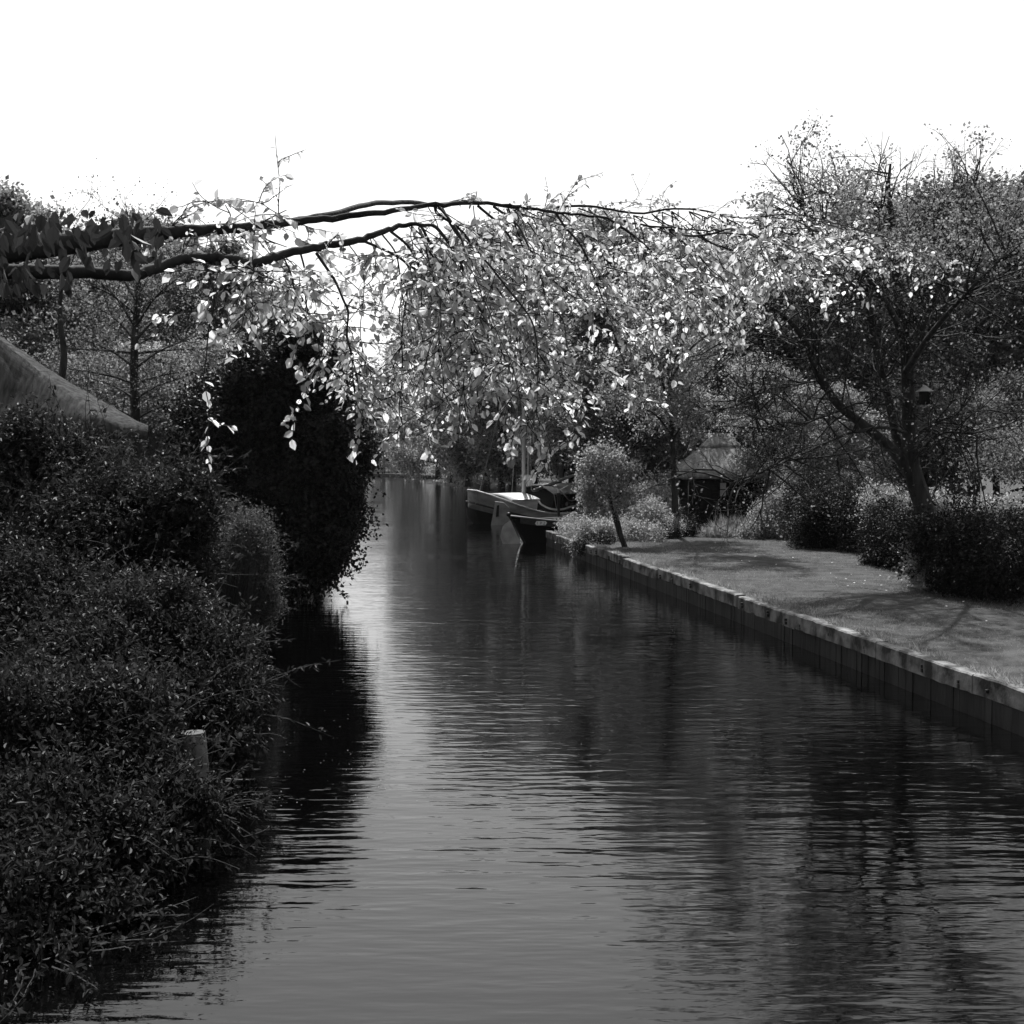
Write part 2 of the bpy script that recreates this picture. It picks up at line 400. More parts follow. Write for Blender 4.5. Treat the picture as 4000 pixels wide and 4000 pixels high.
# behind the boats
g3 = ('tall leafy tree on the far bank behind the moored sailing boat', 'trees behind the sailing boat')
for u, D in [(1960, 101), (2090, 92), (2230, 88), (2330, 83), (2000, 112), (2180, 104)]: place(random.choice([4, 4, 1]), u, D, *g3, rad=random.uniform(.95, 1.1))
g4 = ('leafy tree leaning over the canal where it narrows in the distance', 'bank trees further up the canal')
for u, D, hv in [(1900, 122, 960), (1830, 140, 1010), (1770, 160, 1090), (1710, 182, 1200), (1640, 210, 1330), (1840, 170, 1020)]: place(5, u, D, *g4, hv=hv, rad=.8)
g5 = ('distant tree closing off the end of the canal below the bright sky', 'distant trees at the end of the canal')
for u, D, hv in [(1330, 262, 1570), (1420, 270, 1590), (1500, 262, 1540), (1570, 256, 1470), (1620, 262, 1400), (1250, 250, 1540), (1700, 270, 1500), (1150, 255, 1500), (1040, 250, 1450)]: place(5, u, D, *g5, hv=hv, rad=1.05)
# left bank
g6 = ('leafy tree in the wood on the left bank behind the thatched house', 'trees in the wood on the left bank')
for u, D in [(-60, 50), (160, 47), (330, 56), (520, 60), (720, 54), (880, 62), (80, 66), (1000, 78), (1080, 100), (660, 74), (1170, 130)]: place(random.choice([0, 1, 2]), u, D, *g6, rad=random.uniform(.85, 1.0) if D < 75 else .8)
for u, D, hv in [(640, 43, 1350), (900, 47, 1330), (60, 44, 1250)]: place(3, u, D, 'low pale-leaved tree standing behind the dark ivy-clad tree', 'pale understorey trees on the left bank', hv=hv, rad=1.1)

# low undergrowth below the wood so that no horizon shows through
def blob_leaves(lv, els, N, leaf, shape='kite', clump=.16, wid=.5, percl=28, up=.35, shell=(.72, 1.04), top_bias=0.0, nsat=5):
    """els: list of (centre, (rx,ry,rz)); leaves in clumps close to the outer surface"""
    sat = []
    for c_, r_ in els:
        for _ in range(nsat):
            d_ = unit(rng.normal(0, 1, 3) + [0, -.3, .15]); k_ = rng.uniform(.22, .5)
            sat.append((np.array(c_) + d_ * np.array(r_) * rng.uniform(.8, 1.05), tuple(np.array([max(r_)*.5 + q*.5 for q in r_]) * k_ * rng.uniform(.7, 1.3, 3))))
    els = list(els) + sat
    vol = np.array([e[1][0]*e[1][1] + e[1][0]*e[1][2] + e[1][1]*e[1][2] for e in els]); pr = vol / vol.sum()
    nc = max(4, N // percl); ci = rng.choice(len(els), nc, p=pr)
    C = np.array([e[0] for e in els])[ci]; RR = np.array([e[1] for e in els])[ci]
    d = unit(rng.normal(0, 1, (nc, 3)) + [0, 0, top_bias]); rr = rng.uniform(shell[0], shell[1], nc)[:, None]
    bumps = 1 + .13 * np.sin(d[:, :1] * 7 + C[:, :1] * 3) * np.sin(d[:, 2:] * 6 + C[:, 1:2] * 2) + .08 * np.sin(d[:, 1:2] * 15 + C[:, :1]) * np.sin(d[:, :1] * 13)
    bumps *= np.where(rng.random((nc, 1)) < .10, rng.uniform(1.0, 1.22, (nc, 1)), 1.0)
    cc = C + d * RR * rr * bumps
    keep = cc[:, 2] > .05; cc = cc[keep]; d = d[keep]
    cnt = (rng.uniform(.3, 1.7, len(cc)) * percl).astype(int); idx = np.repeat(np.arange(len(cc)), cnt)
    pos = cc[idx] + rng.normal(0, clump, (len(idx), 3)); pos[:, 2] = np.maximum(pos[:, 2], .05)
    nr = unit(rng.normal(0, .6, (len(idx), 3)) + d[idx] * .6 + [0, 0, up])
    dr = unit(rng.normal(0, .8, (len(idx), 3)) + d[idx] * .5 + [0, 0, -.3])
    leaves(lv, pos, nr, dr, leaf * rng.uniform(.6, 1.3, len(idx)), shape, wid)
def stems(wd, base, els, n=14, r=.03):
    for i in range(n):
        c, rr = els[rng.integers(len(els))]; d = unit(rng.normal(0, 1, 3) + [0, 0, .4]); e = np.array(c) + d * np.array(rr) * .85
        b0 = np.array(base) + rng.normal(0, .15, 3) * [1, 1, 0]
        mid = (b0 + e) / 2 + rng.normal(0, .12, 3) + [0, 0, .15]
        wd.tube(smooth_path([b0, mid, e], 4), np.linspace(r, r * .25, 9), 4, False)
def sprays_(wd, lv, els, n, leaf, shape, wid):
    P_, D_ = [], []
    for i in range(n):
        c, rr = els[rng.integers(len(els))]; d = unit(rng.normal(0, 1, 3) + [0, -.2, .35]); p = np.array(c) + d * np.array(rr) * .85
        s_ = sweep(p, d + rng.normal(0, .35, 3) + [0, 0, .25], rng.uniform(.2, 1.1) * min(1.2, leaf * 13), 6, .25, -.10)
        s_[:, 2] = np.maximum(s_[:, 2], .08); wd.tube(s_, np.linspace(.006, .002, 7), 3, False)
        m_ = rng.integers(9, 20); q = rng.uniform(.5, 6, m_).astype(int).clip(0, 6); P_ += list(s_[q] + rng.normal(0, .02, (m_, 3))); D_ += list(rng.normal(0, .7, (m_, 3)) + d * .6)
    P_ = np.array(P_); D_ = np.array(D_); leaves(lv, P_, unit(rng.normal(0, .7, P_.shape) + [0, 0, .8]), D_, leaf * rng.uniform(.7, 1.3, len(P_)), shape, wid)
def bush(name, label, cat, els, N, leaf, lm, base=None, group=None, stemn=14, stem_r=.03, **kw):
    c0 = np.array(els[0][0]); base = np.array(base if base is not None else [c0[0], c0[1], .4])
    o = thing(name, label, cat, tuple(base), 0, group)
    ns_ = kw.pop('sprays', 0); wd = MB(); lv = MB(); blob_leaves(lv, els, N, leaf, **kw)
    if ns_: sprays_(wd, lv, els, ns_, leaf, kw.get('shape', 'kite'), kw.get('wid', .5))
    rel(lv, o).build('foliage', lm, o)
    if stemn: stems(wd, base, els, stemn, stem_r); rel(wd, o).build('stems', M['bark'], o)
    return o
def E(u, v, D, ru, rv, rd=None):
    c = P(u, v, D); rx = ru / F * D; rz = rv / F * D
    return (c, (rx, rd if rd else (rx + rz) / 2, rz))
print('trees ok')

ug = [('dark undergrowth bush along the foot of the wood behind the boats', 1700, 2420, 90, 1640, 12),]
els = []
for u, D in [(1880, 140), (1960, 112), (2050, 100), (2130, 95), (2230, 89), (2330, 84), (2420, 78)]:
    els.append(E(u, 1730, D, 90, 120, 3))
bush('undergrowth', 'dark mass of undergrowth on the bank behind the moored boats', 'undergrowth', els, 42000, .2, M['hedge_leaf'], stemn=0, clump=.4, shell=(.5, 1.0))['kind'] = 'stuff'
els = [E(u, 1840, D, 60, 70, 4) for u, D in [(1500, 245), (1600, 240), (1690, 215), (1760, 190), (1820, 165), (1400, 245), (1300, 245)]]
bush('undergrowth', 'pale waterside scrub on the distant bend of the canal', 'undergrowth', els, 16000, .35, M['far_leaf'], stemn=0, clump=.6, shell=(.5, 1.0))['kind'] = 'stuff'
els = [E(u, 1800, D, 110, 130, 2) for u, D in [(2480, 60), (2600, 59), (3060, 59), (3230, 56), (3380, 54)]] + [E(u, 1700, D, 110, 130, 2) for u, D in [(2560, 66), (2700, 68), (2900, 68), (3130, 64), (3300, 60), (3450, 60)]]
bush('undergrowth', 'shady undergrowth between the thatched hut and the hedges', 'undergrowth', els, 60000, .13, M['wood_leaf'], stemn=0, clump=.28, shell=(.5, 1.0))['kind'] = 'stuff'
els = [E(u, v, D, 160, 150, 2) for u, v, D in [(100, 1500, 42), (350, 1560, 42), (620, 1600, 41), (860, 1650, 42), (-100, 1500, 42)]]
bush('undergrowth', 'undergrowth between the thatched house and the wood on the left', 'undergrowth', els, 40000, .12, M['wood_leaf'], stemn=0, clump=.25, shell=(.5, 1.0))['kind'] = 'stuff'
els = [E(u, 1780, D, 150, 90, 2) for u, D in [(3600, 48), (3950, 46), (4150, 44)]] + [E(u, 1640, D, 160, 130, 2) for u, D in [(3560, 52), (3700, 55), (3850, 52), (4000, 52)]]
els = els[1:]
bush('undergrowth', 'loose foliage behind the big bare-limbed tree on the right', 'undergrowth', els, 30000, .12, M['wood_leaf'], stemn=0, clump=.25, shell=(.5, 1.0))['kind'] = 'stuff'

# ---- explicit trees
def limb(mb_, pts, r0, r1, n=7, k=5):
    w_ = smooth_path([P(*p) for p in pts], k); mb_.tube(w_, np.linspace(r0, r1, len(w_)), n, False); return w_
ZMAX = [99]
def twigs(mb_, path, n, L, r, anch, lvl=2, grav=0.0, spread=.8, start=.15, sides=4):
    for i in range(n):
        q = rng.uniform(start, 1.0) * (len(path) - 1); j = min(int(q), len(path) - 2)
        p = path[j] + (path[j+1] - path[j]) * (q - j); d = unit(path[j+1] - path[j]) * .8 + rng.normal(0, spread, 3) + [0, 0, .1]
        s_ = sweep(p, d, L * rng.uniform(.5, 1.2), 5, .3, grav)
        if s_[-1][2] > ZMAX[0] or s_[3][2] > ZMAX[0]: continue
        mb_.tube(s_, np.linspace(r, r * .35, len(s_)), sides, False)
        anch += [s_[-1], s_[3]]
        if lvl > 1: twigs(mb_, s_, 4, L * .5, r * .5, anch, lvl - 1, grav, spread, .2, 3)
# big bare-limbed tree on the right
bt = thing('bare_limbed_tree', 'big dark tree with many spreading, thinly leaved limbs rising behind the right hedge', 'tree', tuple(G(3640, 2250, .5)))
wd = MB(); A = []
DT = 31.0
paths = [
 ([(3660,2290,DT-.3),(3640,2130,DT),(3610,1990,DT),(3575,1880,DT),(3555,1780,DT),(3550,1600,DT+.3),(3540,1400,DT+.5),(3515,1200,DT+.6),(3492,1000,DT+.8),(3482,850,DT+1),(3470,740,DT+1),(3478,640,DT+1)], .30, .03, 26),
 ([(3570,1880,DT),(3500,1770,DT-.2),(3400,1680,DT-.6),(3270,1575,DT-1.2),(3190,1440,DT-1.6),(3130,1310,DT-2),(3040,1220,DT-2.4),(2900,1160,DT-2.8),(2800,1110,DT-3)], .15, .02, 16),
 ([(3560,1850,DT),(3510,1740,DT+.4),(3470,1560,DT+.8),(3430,1400,DT+1),(3400,1240,DT+1.2),(3405,1100,DT+1.3),(3390,960,DT+1.4),(3345,880,DT+1.5),(3335,810,DT+1.5)], .13, .02, 16),
 ([(3400,1160,DT+1.2),(3330,1050,DT+1),(3230,940,DT+.8),(3160,860,DT+.5),(3100,760,DT+.5)], .07, .015, 10),
 ([(3420,1270,DT+1),(3340,1130,DT+.4),(3280,1020,DT),(3220,950,DT-.3),(3170,900,DT-.5)], .07, .015, 10),
 ([(3545,1480,DT+.3),(3600,1300,DT+.2),(3690,1080,DT),(3760,1010,DT-.2),(3860,930,DT-.5),(3960,850,DT-.6)], .12, .02, 12),
 ([(3700,1080,DT),(3740,960,DT+.2),(3760,850,DT+.3),(3765,790,DT+.4)], .06, .012, 8),
 ([(3540,1350,DT+.5),(3620,1240,DT+.8),(3720,1180,DT+1.2),(3860,1120,DT+1.6),(4000,1090,DT+2)], .06, .012, 8),
 ([(3500,1000,DT+.8),(3560,920,DT+.8),(3640,840,DT+.9),(3700,790,DT+1)], .07, .012, 8),
 ([(3560,1720,DT),(3640,1660,DT-.4),(3760,1615,DT-.8),(3900,1600,DT-1.2)], .045, .012, 6),
 ([(3580,1780,DT),(3660,1700,DT-.4),(3760,1690,DT-1),(3860,1720,DT-1.5)], .04, .012, 6),
 ([(3540,1690,DT),(3440,1670,DT-.6),(3300,1700,DT-1.5),(3120,1780,DT-2.5),(2960,1850,DT-3.2),(2840,1880,DT-3.5)], .045, .008, 12),
 ([(3290,1600,DT-1),(3180,1640,DT-1.8),(3060,1680,DT-2.5),(2900,1690,DT-3)], .035, .008, 8),
 ([(3490,1560,DT+.6),(3380,1480,DT),(3240,1480,DT-1),(3080,1510,DT-2),(2960,1520,DT-2.6)], .04, .01, 8),
 ([(3400,1250,DT+1),(3300,1230,DT+.3),(3160,1190,DT-.6),(3000,1200,DT-1.4)], .04, .01, 8),
 ([(3470,900,DT+1),(3420,800,DT+.6),(3300,770,DT),(3160,740,DT-.6)], .04, .01, 8),
 ([(3160,1380,DT-1.8),(3090,1330,DT-2.2),(2980,1290,DT-2.8),(2860,1270,DT-3.2)], .04, .01, 8),
 # limbs reaching towards the water, which throw the dappled shade on the lawn
 ([(3520,1300,DT+.5),(3460,1180,DT-2),(3330,1010,DT-4.5),(3180,880,DT-6)], .09, .015, 14),
 ([(3540,1450,DT),(3640,1300,DT-2.5),(3800,1120,DT-5),(3980,960,DT-7)], .09, .015, 14),
]
ZMAX[0] = 11.4
for pts, r0, r1, nt_ in paths:
    w_ = limb(wd, pts, r0, r1); twigs(wd, w_, int(nt_ * 1.5) + 4, 1.8, .026, A, 3)
rel(wd, bt).build('trunk', M['bark'], bt, True); ZMAX[0] = 99
A = np.array(A); A = A[(rng.random(len(A)) < .22) | ((A[:, 1] < 29.5) & (A[:, 2] > 7.3) & (rng.random(len(A)) < .7))]; lv = MB(); idx = np.repeat(np.arange(len(A)), np.where((A[:, 1] < 29.5) & (A[:, 2] > 7.3), 13, 3))
pos = A[idx] + rng.normal(0, .11, (len(idx), 3)); leaves(lv, pos, unit(rng.normal(0, 1, (len(idx), 3)) + [0, 0, .6]), rng.normal(0, 1, (len(idx), 3)), .07 * rng.uniform(.6, 1.3, len(idx)), wid=.7)
rel(lv, bt).build('crown', M['wood_leaf'], bt)

# slender tree beside the hut
st = thing('slender_tree', 'slender straight tree at the left corner of the thatched hut', 'tree', tuple(G(2640, 2095, .5)))
wd = MB(); A = []; DS = 47.0
for pts, r0, r1, n_ in [
 ([(2640,2110,DS),(2636,1950,DS),(2628,1780,DS),(2622,1620,DS),(2612,1450,DS),(2606,1300,DS),(2602,1150,DS),(2600,1010,DS)], .14, .02, 34),
 ([(2622,1640,DS),(2590,1500,DS-.5),(2540,1340,DS-1),(2500,1220,DS-1.4)], .05, .012, 14),
 ([(2618,1560,DS),(2670,1460,DS+.6),(2740,1350,DS+1)], .045, .012, 12),
 ([(2625,1700,DS),(2560,1620,DS-1),(2480,1580,DS-1.5),(2400,1500,DS-2)], .045, .012, 14),
 ([(2625,1720,DS),(2680,1640,DS-.8),(2740,1560,DS-1.4)], .04, .012, 6),
 ([(2612,1480,DS),(2660,1350,DS-2.5),(2740,1210,DS-5),(2800,1120,DS-7)], .05, .012, 16),
 ([(2608,1400,DS),(2600,1260,DS-2.5),(2570,1120,DS-5),(2560,1060,DS-7.5)], .05, .012, 16),
 ([(2606,1300,DS),(2680,1180,DS-2),(2800,1080,DS-4),(2900,1060,DS-6)], .05, .012, 14),
 ([(2612,1500,DS),(2700,1360,DS-3),(2850,1260,DS-6),(2960,1200,DS-9)], .05, .012, 16),
 ([(2608,1350,DS),(2560,1200,DS+.5),(2520,1080,DS+1)], .04, .012, 10),
 ([(2630,1800,DS),(2680,1760,DS-.5),(2700,1680,DS-1)], .03, .01, 3),
 ([(2606,1250,DS),(2680,1140,DS),(2720,1080,DS)], .03, .01, 8)]:
    w_ = limb(wd, pts, r0, r1); twigs(wd, w_[3:], n_, 1.3, .014, A, 2, grav=-.02, start=.25)
rel(wd, st).build('trunk', M['bark'], st, True)
A = np.array(A); lv = MB(); idx = np.repeat(np.arange(len(A)), (rng.uniform(.2, 1.8, len(A)) * 22).astype(int))
pos = A[idx] + rng.normal(0, .17, (len(idx), 3)); leaves(lv, pos, unit(rng.normal(0, .8, (len(idx), 3)) + [0, 0, .9]), rng.normal(0, 1, (len(idx), 3)) + [0, 0, -.4], .10 * rng.uniform(.6, 1.3, len(idx)), wid=.7)
rel(lv, st).build('crown', M['light_leaf'], st)

# small leaning tree on the quay
lt = thing('small_leaning_tree', 'small leaning tree with twin stems and a round crown near the end of the quay', 'tree', tuple(G(2440, 2135, .55)))
wd = MB(); A = []; DL = 42.0
for pts, r0, r1 in [([(2444,2150,DL),(2435,2120,DL),(2412,2060,DL),(2392,1980,DL),(2375,1890,DL),(2360,1800,DL)], .11, .02),
                    ([(2428,2090,DL),(2418,2040,DL+.1),(2402,1990,DL+.2),(2400,1900,DL+.3),(2410,1820,DL+.4)], .05, .012),
                    ([(2385,1950,DL),(2340,1890,DL-.3),(2310,1830,DL-.5)], .03, .01), ([(2390,1960,DL),(2450,1900,DL-.2),(2470,1860,DL)], .03, .01)]:
    w_ = limb(wd, pts, r0, r1)
rel(wd, lt).build('trunk', M['bark'], lt, True)
lv = MB(); blob_leaves(lv, [E(2365, 1775, DL, 60, 60), E(2310, 1800, DL-.3, 48, 45), E(2420, 1840, DL, 62, 50), E(2350, 1890, DL-.2, 70, 50), E(2450, 1930, DL+.2, 40, 34), E(2295, 1900, DL, 42, 38), E(2330, 1965, DL, 55, 35), E(2400, 1980, DL, 45, 26)], 8000, .09, clump=.15, wid=.7, shell=(.25, 1.2), percl=14, nsat=8)
rel(lv, lt).build('crown', M['light_leaf'], lt)

# bare-branched tree behind the thatched house, left
lb = thing('branching_tree', 'dark straight tree with fanned bare branches behind the thatched house', 'tree', tuple(P(530, 1785, 38)[:2]) + (.4,))
wd = MB(); A = []; DB = 38.0
main = [(530,1800,DB),(530,1600,DB),(525,1450,DB),(528,1300,DB),(540,1150,DB),(545,1050,DB),(540,960,DB),(530,880,DB)]
w_ = limb(wd, main, .17, .02); twigs(wd, w_[8:], 26, 1.7, .016, A, 2)
w_ = limb(wd, [(222,1600,DB-2),(250,1400,DB-2),(235,1250,DB-2),(240,1100,DB-2),(245,950,DB-2)], .12, .03); twigs(wd, w_[4:], 16, 1.6, .016, A, 2)
for sgn in (-1, 1):
    for v0, du, dv in [(1560, 200, -90), (1500, 260, -60), (1440, 250, -130), (1380, 290, -20), (1330, 230, -170), (1280, 200, -220), (1230, 230, -140), (1170, 180, -200), (1640, 170, -70)]:
        dd = rng.uniform(-2, 2); w_ = limb(wd, [(529, v0, DB), (529 + sgn*du*.4, v0 + dv*.55, DB+dd*.4), (529 + sgn*du, v0 + dv, DB+dd)], .045, .012, 5); twigs(wd, w_[2:], 9, 1.1, .012, A, 2)
rel(wd, lb).build('trunk', M['bark'], lb, True)
A = np.array(A); lv = MB(); idx = np.repeat(np.arange(len(A)), 5)
pos = A[idx] + rng.normal(0, .14, (len(idx), 3)); leaves(lv, pos, rng.normal(0, 1, (len(idx), 3)), rng.normal(0, 1, (len(idx), 3)), .07 * rng.uniform(.6, 1.3, len(idx)), wid=.7)
rel(lv, lb).build('crown', M['wood_leaf'], lb)

# ------------------------------------------------------------ shrubs
# ivy-clad dark tree overhanging the water on the left
els = [E(1080, 1480, 33, 190, 190), E(1230, 1420, 33, 120, 130), E(1250, 1600, 33, 150, 200), E(1000, 1650, 33.5, 260, 220), E(1220, 1800, 33, 230, 190),
       E(1330, 1790, 32, 120, 160), E(1130, 1950, 32, 240, 200), E(1280, 1980, 31.5, 130, 160), E(1150, 2130, 31, 200, 180), E(1230, 2210, 31, 95, 100), E(900, 1850, 33, 230, 240), E(820, 1650, 33.5, 160, 170)]
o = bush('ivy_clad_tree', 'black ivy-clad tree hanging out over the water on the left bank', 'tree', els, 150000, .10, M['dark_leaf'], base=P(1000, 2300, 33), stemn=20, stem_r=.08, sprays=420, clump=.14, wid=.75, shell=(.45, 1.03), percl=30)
# trailing ivy strands over the water
b_ = MB(); lv = MB()
for i in range(46):
    u = rng.uniform(1080, 1430); v = np.interp(u, [1080, 1250, 1330, 1430], [2230, 2240, 2060, 1850]); D = 31.5 + rng.uniform(-.8, .8); p = P(u, v, D)
    s_ = sweep(p, (.1, 0, -1), rng.uniform(.3, .95), 6, .12); s_[:, 2] = np.maximum(s_[:, 2], .06); b_.tube(s_, .006, 3, False)
    idx = rng.integers(0, 7, 34); leaves(lv, s_[idx] + rng.normal(0, .05, (34, 3)), rng.normal(0, 1, (34, 3)), rng.normal(0, .5, (34, 3)) + [0, 0, -1], .09 * rng.uniform(.6, 1.3, 34), wid=.7)
rel(lv, o).build('trailing_ivy', M['dark_leaf'], o); rel(b_, o).build('trailing_stem', M['bark'], o)

SH = dict(sprays=300, clump=.10, wid=.42, shell=(.5, 1.05), percl=16, up=.5)
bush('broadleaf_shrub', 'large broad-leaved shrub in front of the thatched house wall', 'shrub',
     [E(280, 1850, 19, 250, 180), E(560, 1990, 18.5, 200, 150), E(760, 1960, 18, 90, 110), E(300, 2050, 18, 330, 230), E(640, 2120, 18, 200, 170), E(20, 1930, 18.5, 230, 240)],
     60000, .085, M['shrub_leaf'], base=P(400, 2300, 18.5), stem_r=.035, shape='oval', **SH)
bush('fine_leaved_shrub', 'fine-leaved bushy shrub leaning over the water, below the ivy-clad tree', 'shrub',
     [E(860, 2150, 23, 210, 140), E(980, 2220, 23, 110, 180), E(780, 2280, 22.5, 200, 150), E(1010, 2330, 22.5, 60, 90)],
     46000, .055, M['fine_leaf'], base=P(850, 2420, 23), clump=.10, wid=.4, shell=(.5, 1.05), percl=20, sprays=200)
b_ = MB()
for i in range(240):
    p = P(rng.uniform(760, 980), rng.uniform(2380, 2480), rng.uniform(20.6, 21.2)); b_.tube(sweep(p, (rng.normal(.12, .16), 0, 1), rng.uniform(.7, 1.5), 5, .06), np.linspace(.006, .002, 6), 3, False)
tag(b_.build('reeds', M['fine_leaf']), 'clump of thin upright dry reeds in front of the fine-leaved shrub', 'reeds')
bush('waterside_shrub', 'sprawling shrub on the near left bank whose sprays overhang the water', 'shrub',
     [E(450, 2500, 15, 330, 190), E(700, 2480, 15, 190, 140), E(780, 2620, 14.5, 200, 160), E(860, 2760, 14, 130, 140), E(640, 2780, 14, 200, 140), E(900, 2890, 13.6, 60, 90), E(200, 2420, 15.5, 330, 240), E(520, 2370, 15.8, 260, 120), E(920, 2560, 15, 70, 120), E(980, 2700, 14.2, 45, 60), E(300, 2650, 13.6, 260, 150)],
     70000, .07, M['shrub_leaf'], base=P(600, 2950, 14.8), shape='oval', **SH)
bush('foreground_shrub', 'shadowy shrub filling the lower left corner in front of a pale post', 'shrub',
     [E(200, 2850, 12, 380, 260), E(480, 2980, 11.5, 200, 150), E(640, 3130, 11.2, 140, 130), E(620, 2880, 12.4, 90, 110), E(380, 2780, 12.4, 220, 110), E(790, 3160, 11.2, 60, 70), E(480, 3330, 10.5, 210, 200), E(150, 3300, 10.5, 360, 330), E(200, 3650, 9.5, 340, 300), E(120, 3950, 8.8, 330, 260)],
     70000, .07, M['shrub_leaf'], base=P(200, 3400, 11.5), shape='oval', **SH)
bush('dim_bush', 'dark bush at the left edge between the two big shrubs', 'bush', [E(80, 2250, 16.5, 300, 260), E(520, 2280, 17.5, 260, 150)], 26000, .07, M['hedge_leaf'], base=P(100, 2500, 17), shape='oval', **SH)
# pale post in the lower left
pst = MB(); p0 = P(765, 3100, 12.2); p1 = P(755, 2860, 12.2); pst.tube([p0 - [0, 0, .5], p0, (p0 + p1) / 2, p1], [.15, .14, .13, .115], 14)
tag(pst.build('mooring_post', M['stone'], smooth=True), 'smooth thick post half hidden by shrubs on the near left bank', 'post')

# hedges on the right
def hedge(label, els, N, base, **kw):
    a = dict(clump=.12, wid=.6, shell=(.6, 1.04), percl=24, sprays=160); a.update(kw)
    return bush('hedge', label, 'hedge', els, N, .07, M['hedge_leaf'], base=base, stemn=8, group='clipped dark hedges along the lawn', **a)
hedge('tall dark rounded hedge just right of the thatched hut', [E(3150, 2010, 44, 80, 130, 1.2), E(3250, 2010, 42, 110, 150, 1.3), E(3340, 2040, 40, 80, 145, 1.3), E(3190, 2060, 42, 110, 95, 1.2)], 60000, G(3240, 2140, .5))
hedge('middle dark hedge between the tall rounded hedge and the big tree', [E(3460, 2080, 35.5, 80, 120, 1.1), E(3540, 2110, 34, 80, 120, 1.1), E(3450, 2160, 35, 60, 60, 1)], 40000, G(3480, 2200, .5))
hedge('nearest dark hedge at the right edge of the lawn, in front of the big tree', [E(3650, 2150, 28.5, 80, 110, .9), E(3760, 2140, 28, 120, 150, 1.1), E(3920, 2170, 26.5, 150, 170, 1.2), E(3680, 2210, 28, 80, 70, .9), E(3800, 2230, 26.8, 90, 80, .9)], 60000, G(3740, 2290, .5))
for lab, els, N, base in [
   ('pale sunlit creeper on the left end of the nearest hedge', [E(3590, 2170, 28.8, 22, 110, .4), E(3600, 2240, 28.2, 30, 40, .4)], 3000, G(3600, 2280, .5)),
   ('sunlit bush tops showing over the middle hedge', [E(3450, 1950, 38, 70, 35, .8), E(3560, 1960, 37, 50, 30, .8), E(3400, 2010, 37, 30, 80, .5)], 6000, G(3450, 2150, .5)),
   ('pale leafy bush standing in for a lit patch between the hut and the tall hedge', [E(3060, 1970, 47, 45, 80, .9), E(3060, 2040, 46.5, 45, 45, .8), E(3080, 1900, 48, 50, 50, .9)], 9000, G(3020, 2095, .5)),  # bush added in place of the bright lit patch behind
   ('bushy shrub in front of the right half of the hut', [E(2965, 2040, 47, 42, 60, .7), E(2950, 2080, 46.5, 38, 30, .6), E(2985, 1990, 47.2, 32, 30, .6)], 9000, G(2955, 2105, .5)),
   ('sunlit bush line beyond the nearest hedge, right of the big tree', [E(3720, 1985, 33, 110, 35, .8), E(3870, 2000, 32, 110, 40, .8)], 8000, G(3740, 2240, .5)),
   ('leafy bush hanging over the quay end beside the small leaning tree', [E(2290, 2092, 46, 55, 32, .8), E(2215, 2052, 48.5, 42, 22, .7), E(2300, 2075, 47, 110, 38, 1.2), E(2262, 2130, 44.6, 38, 24, .3), E(2400, 2075, 46, 80, 35, 1)], 20000, G(2280, 2110, .5)),
   ('low flowering bush left of the slender tree trunk', [E(2520, 2070, 46, 90, 32, 1), E(2600, 2060, 47, 60, 40, .8), E(2540, 2010, 48, 90, 45, 1)], 11000, G(2540, 2100, .5)),
   ('tall wispy bush between the small tree and the slender tree', [E(2560, 1930, 50, 90, 80, 1), E(2500, 1970, 50, 70, 60, 1)], 9000, G(2550, 2065, .5)),
   ('small dark bush at the foot of the slender tree', [E(2690, 2060, 47.5, 30, 35, .5), E(2610, 2085, 46.5, 40, 22, .5)], 3500, G(2680, 2090, .5))]:
    dark = 'dark' in lab
    bush('bush', lab, 'bush', els, N, .075, M['hedge_leaf'] if dark else M['light_leaf'], base=base, stemn=6, stem_r=.015, clump=.10, wid=.6, shell=(.35, 1.08), percl=16, sprays=40)
bush('bush', 'dark hollow bush spilling over the quay timbers by the small tree', 'bush', [E(2310, 2135, 43.3, 55, 30, .6), E(2345, 2115, 43.5, 60, 22, .5)], 6000, .07, M['dark_leaf'], base=G(2330, 2140, .5), stemn=4, clump=.08)
# ornamental grass tufts in front of the hut
for lab, u, v, D, n, hgt in [('larger tuft of tall grass in front of the hut wall', 2865, 2075, 48.5, 1500, .85), ('smaller tuft of long grass left of the larger tuft', 2800, 2082, 48.2, 1100, .6)]:
    b_ = MB(); base = G(u, v + 20, .5); cnt = n; pos = base + np.stack([rng.normal(0, .28, cnt), rng.normal(0, .2, cnt), np.zeros(cnt)], 1)
    d = np.stack([rng.normal(0, .45, cnt), rng.normal(0, .45, cnt), np.ones(cnt)], 1); leaves(b_, pos, rng.normal(0, 1, (cnt, 3)), d, hgt * rng.uniform(.5, 1.1, cnt), wid=.035)
    o = thing('grass_tuft', lab, 'grass tuft', tuple(base), group='grass tufts in front of the hut'); rel(b_, o).build('blades', M['grass_blade'], o)
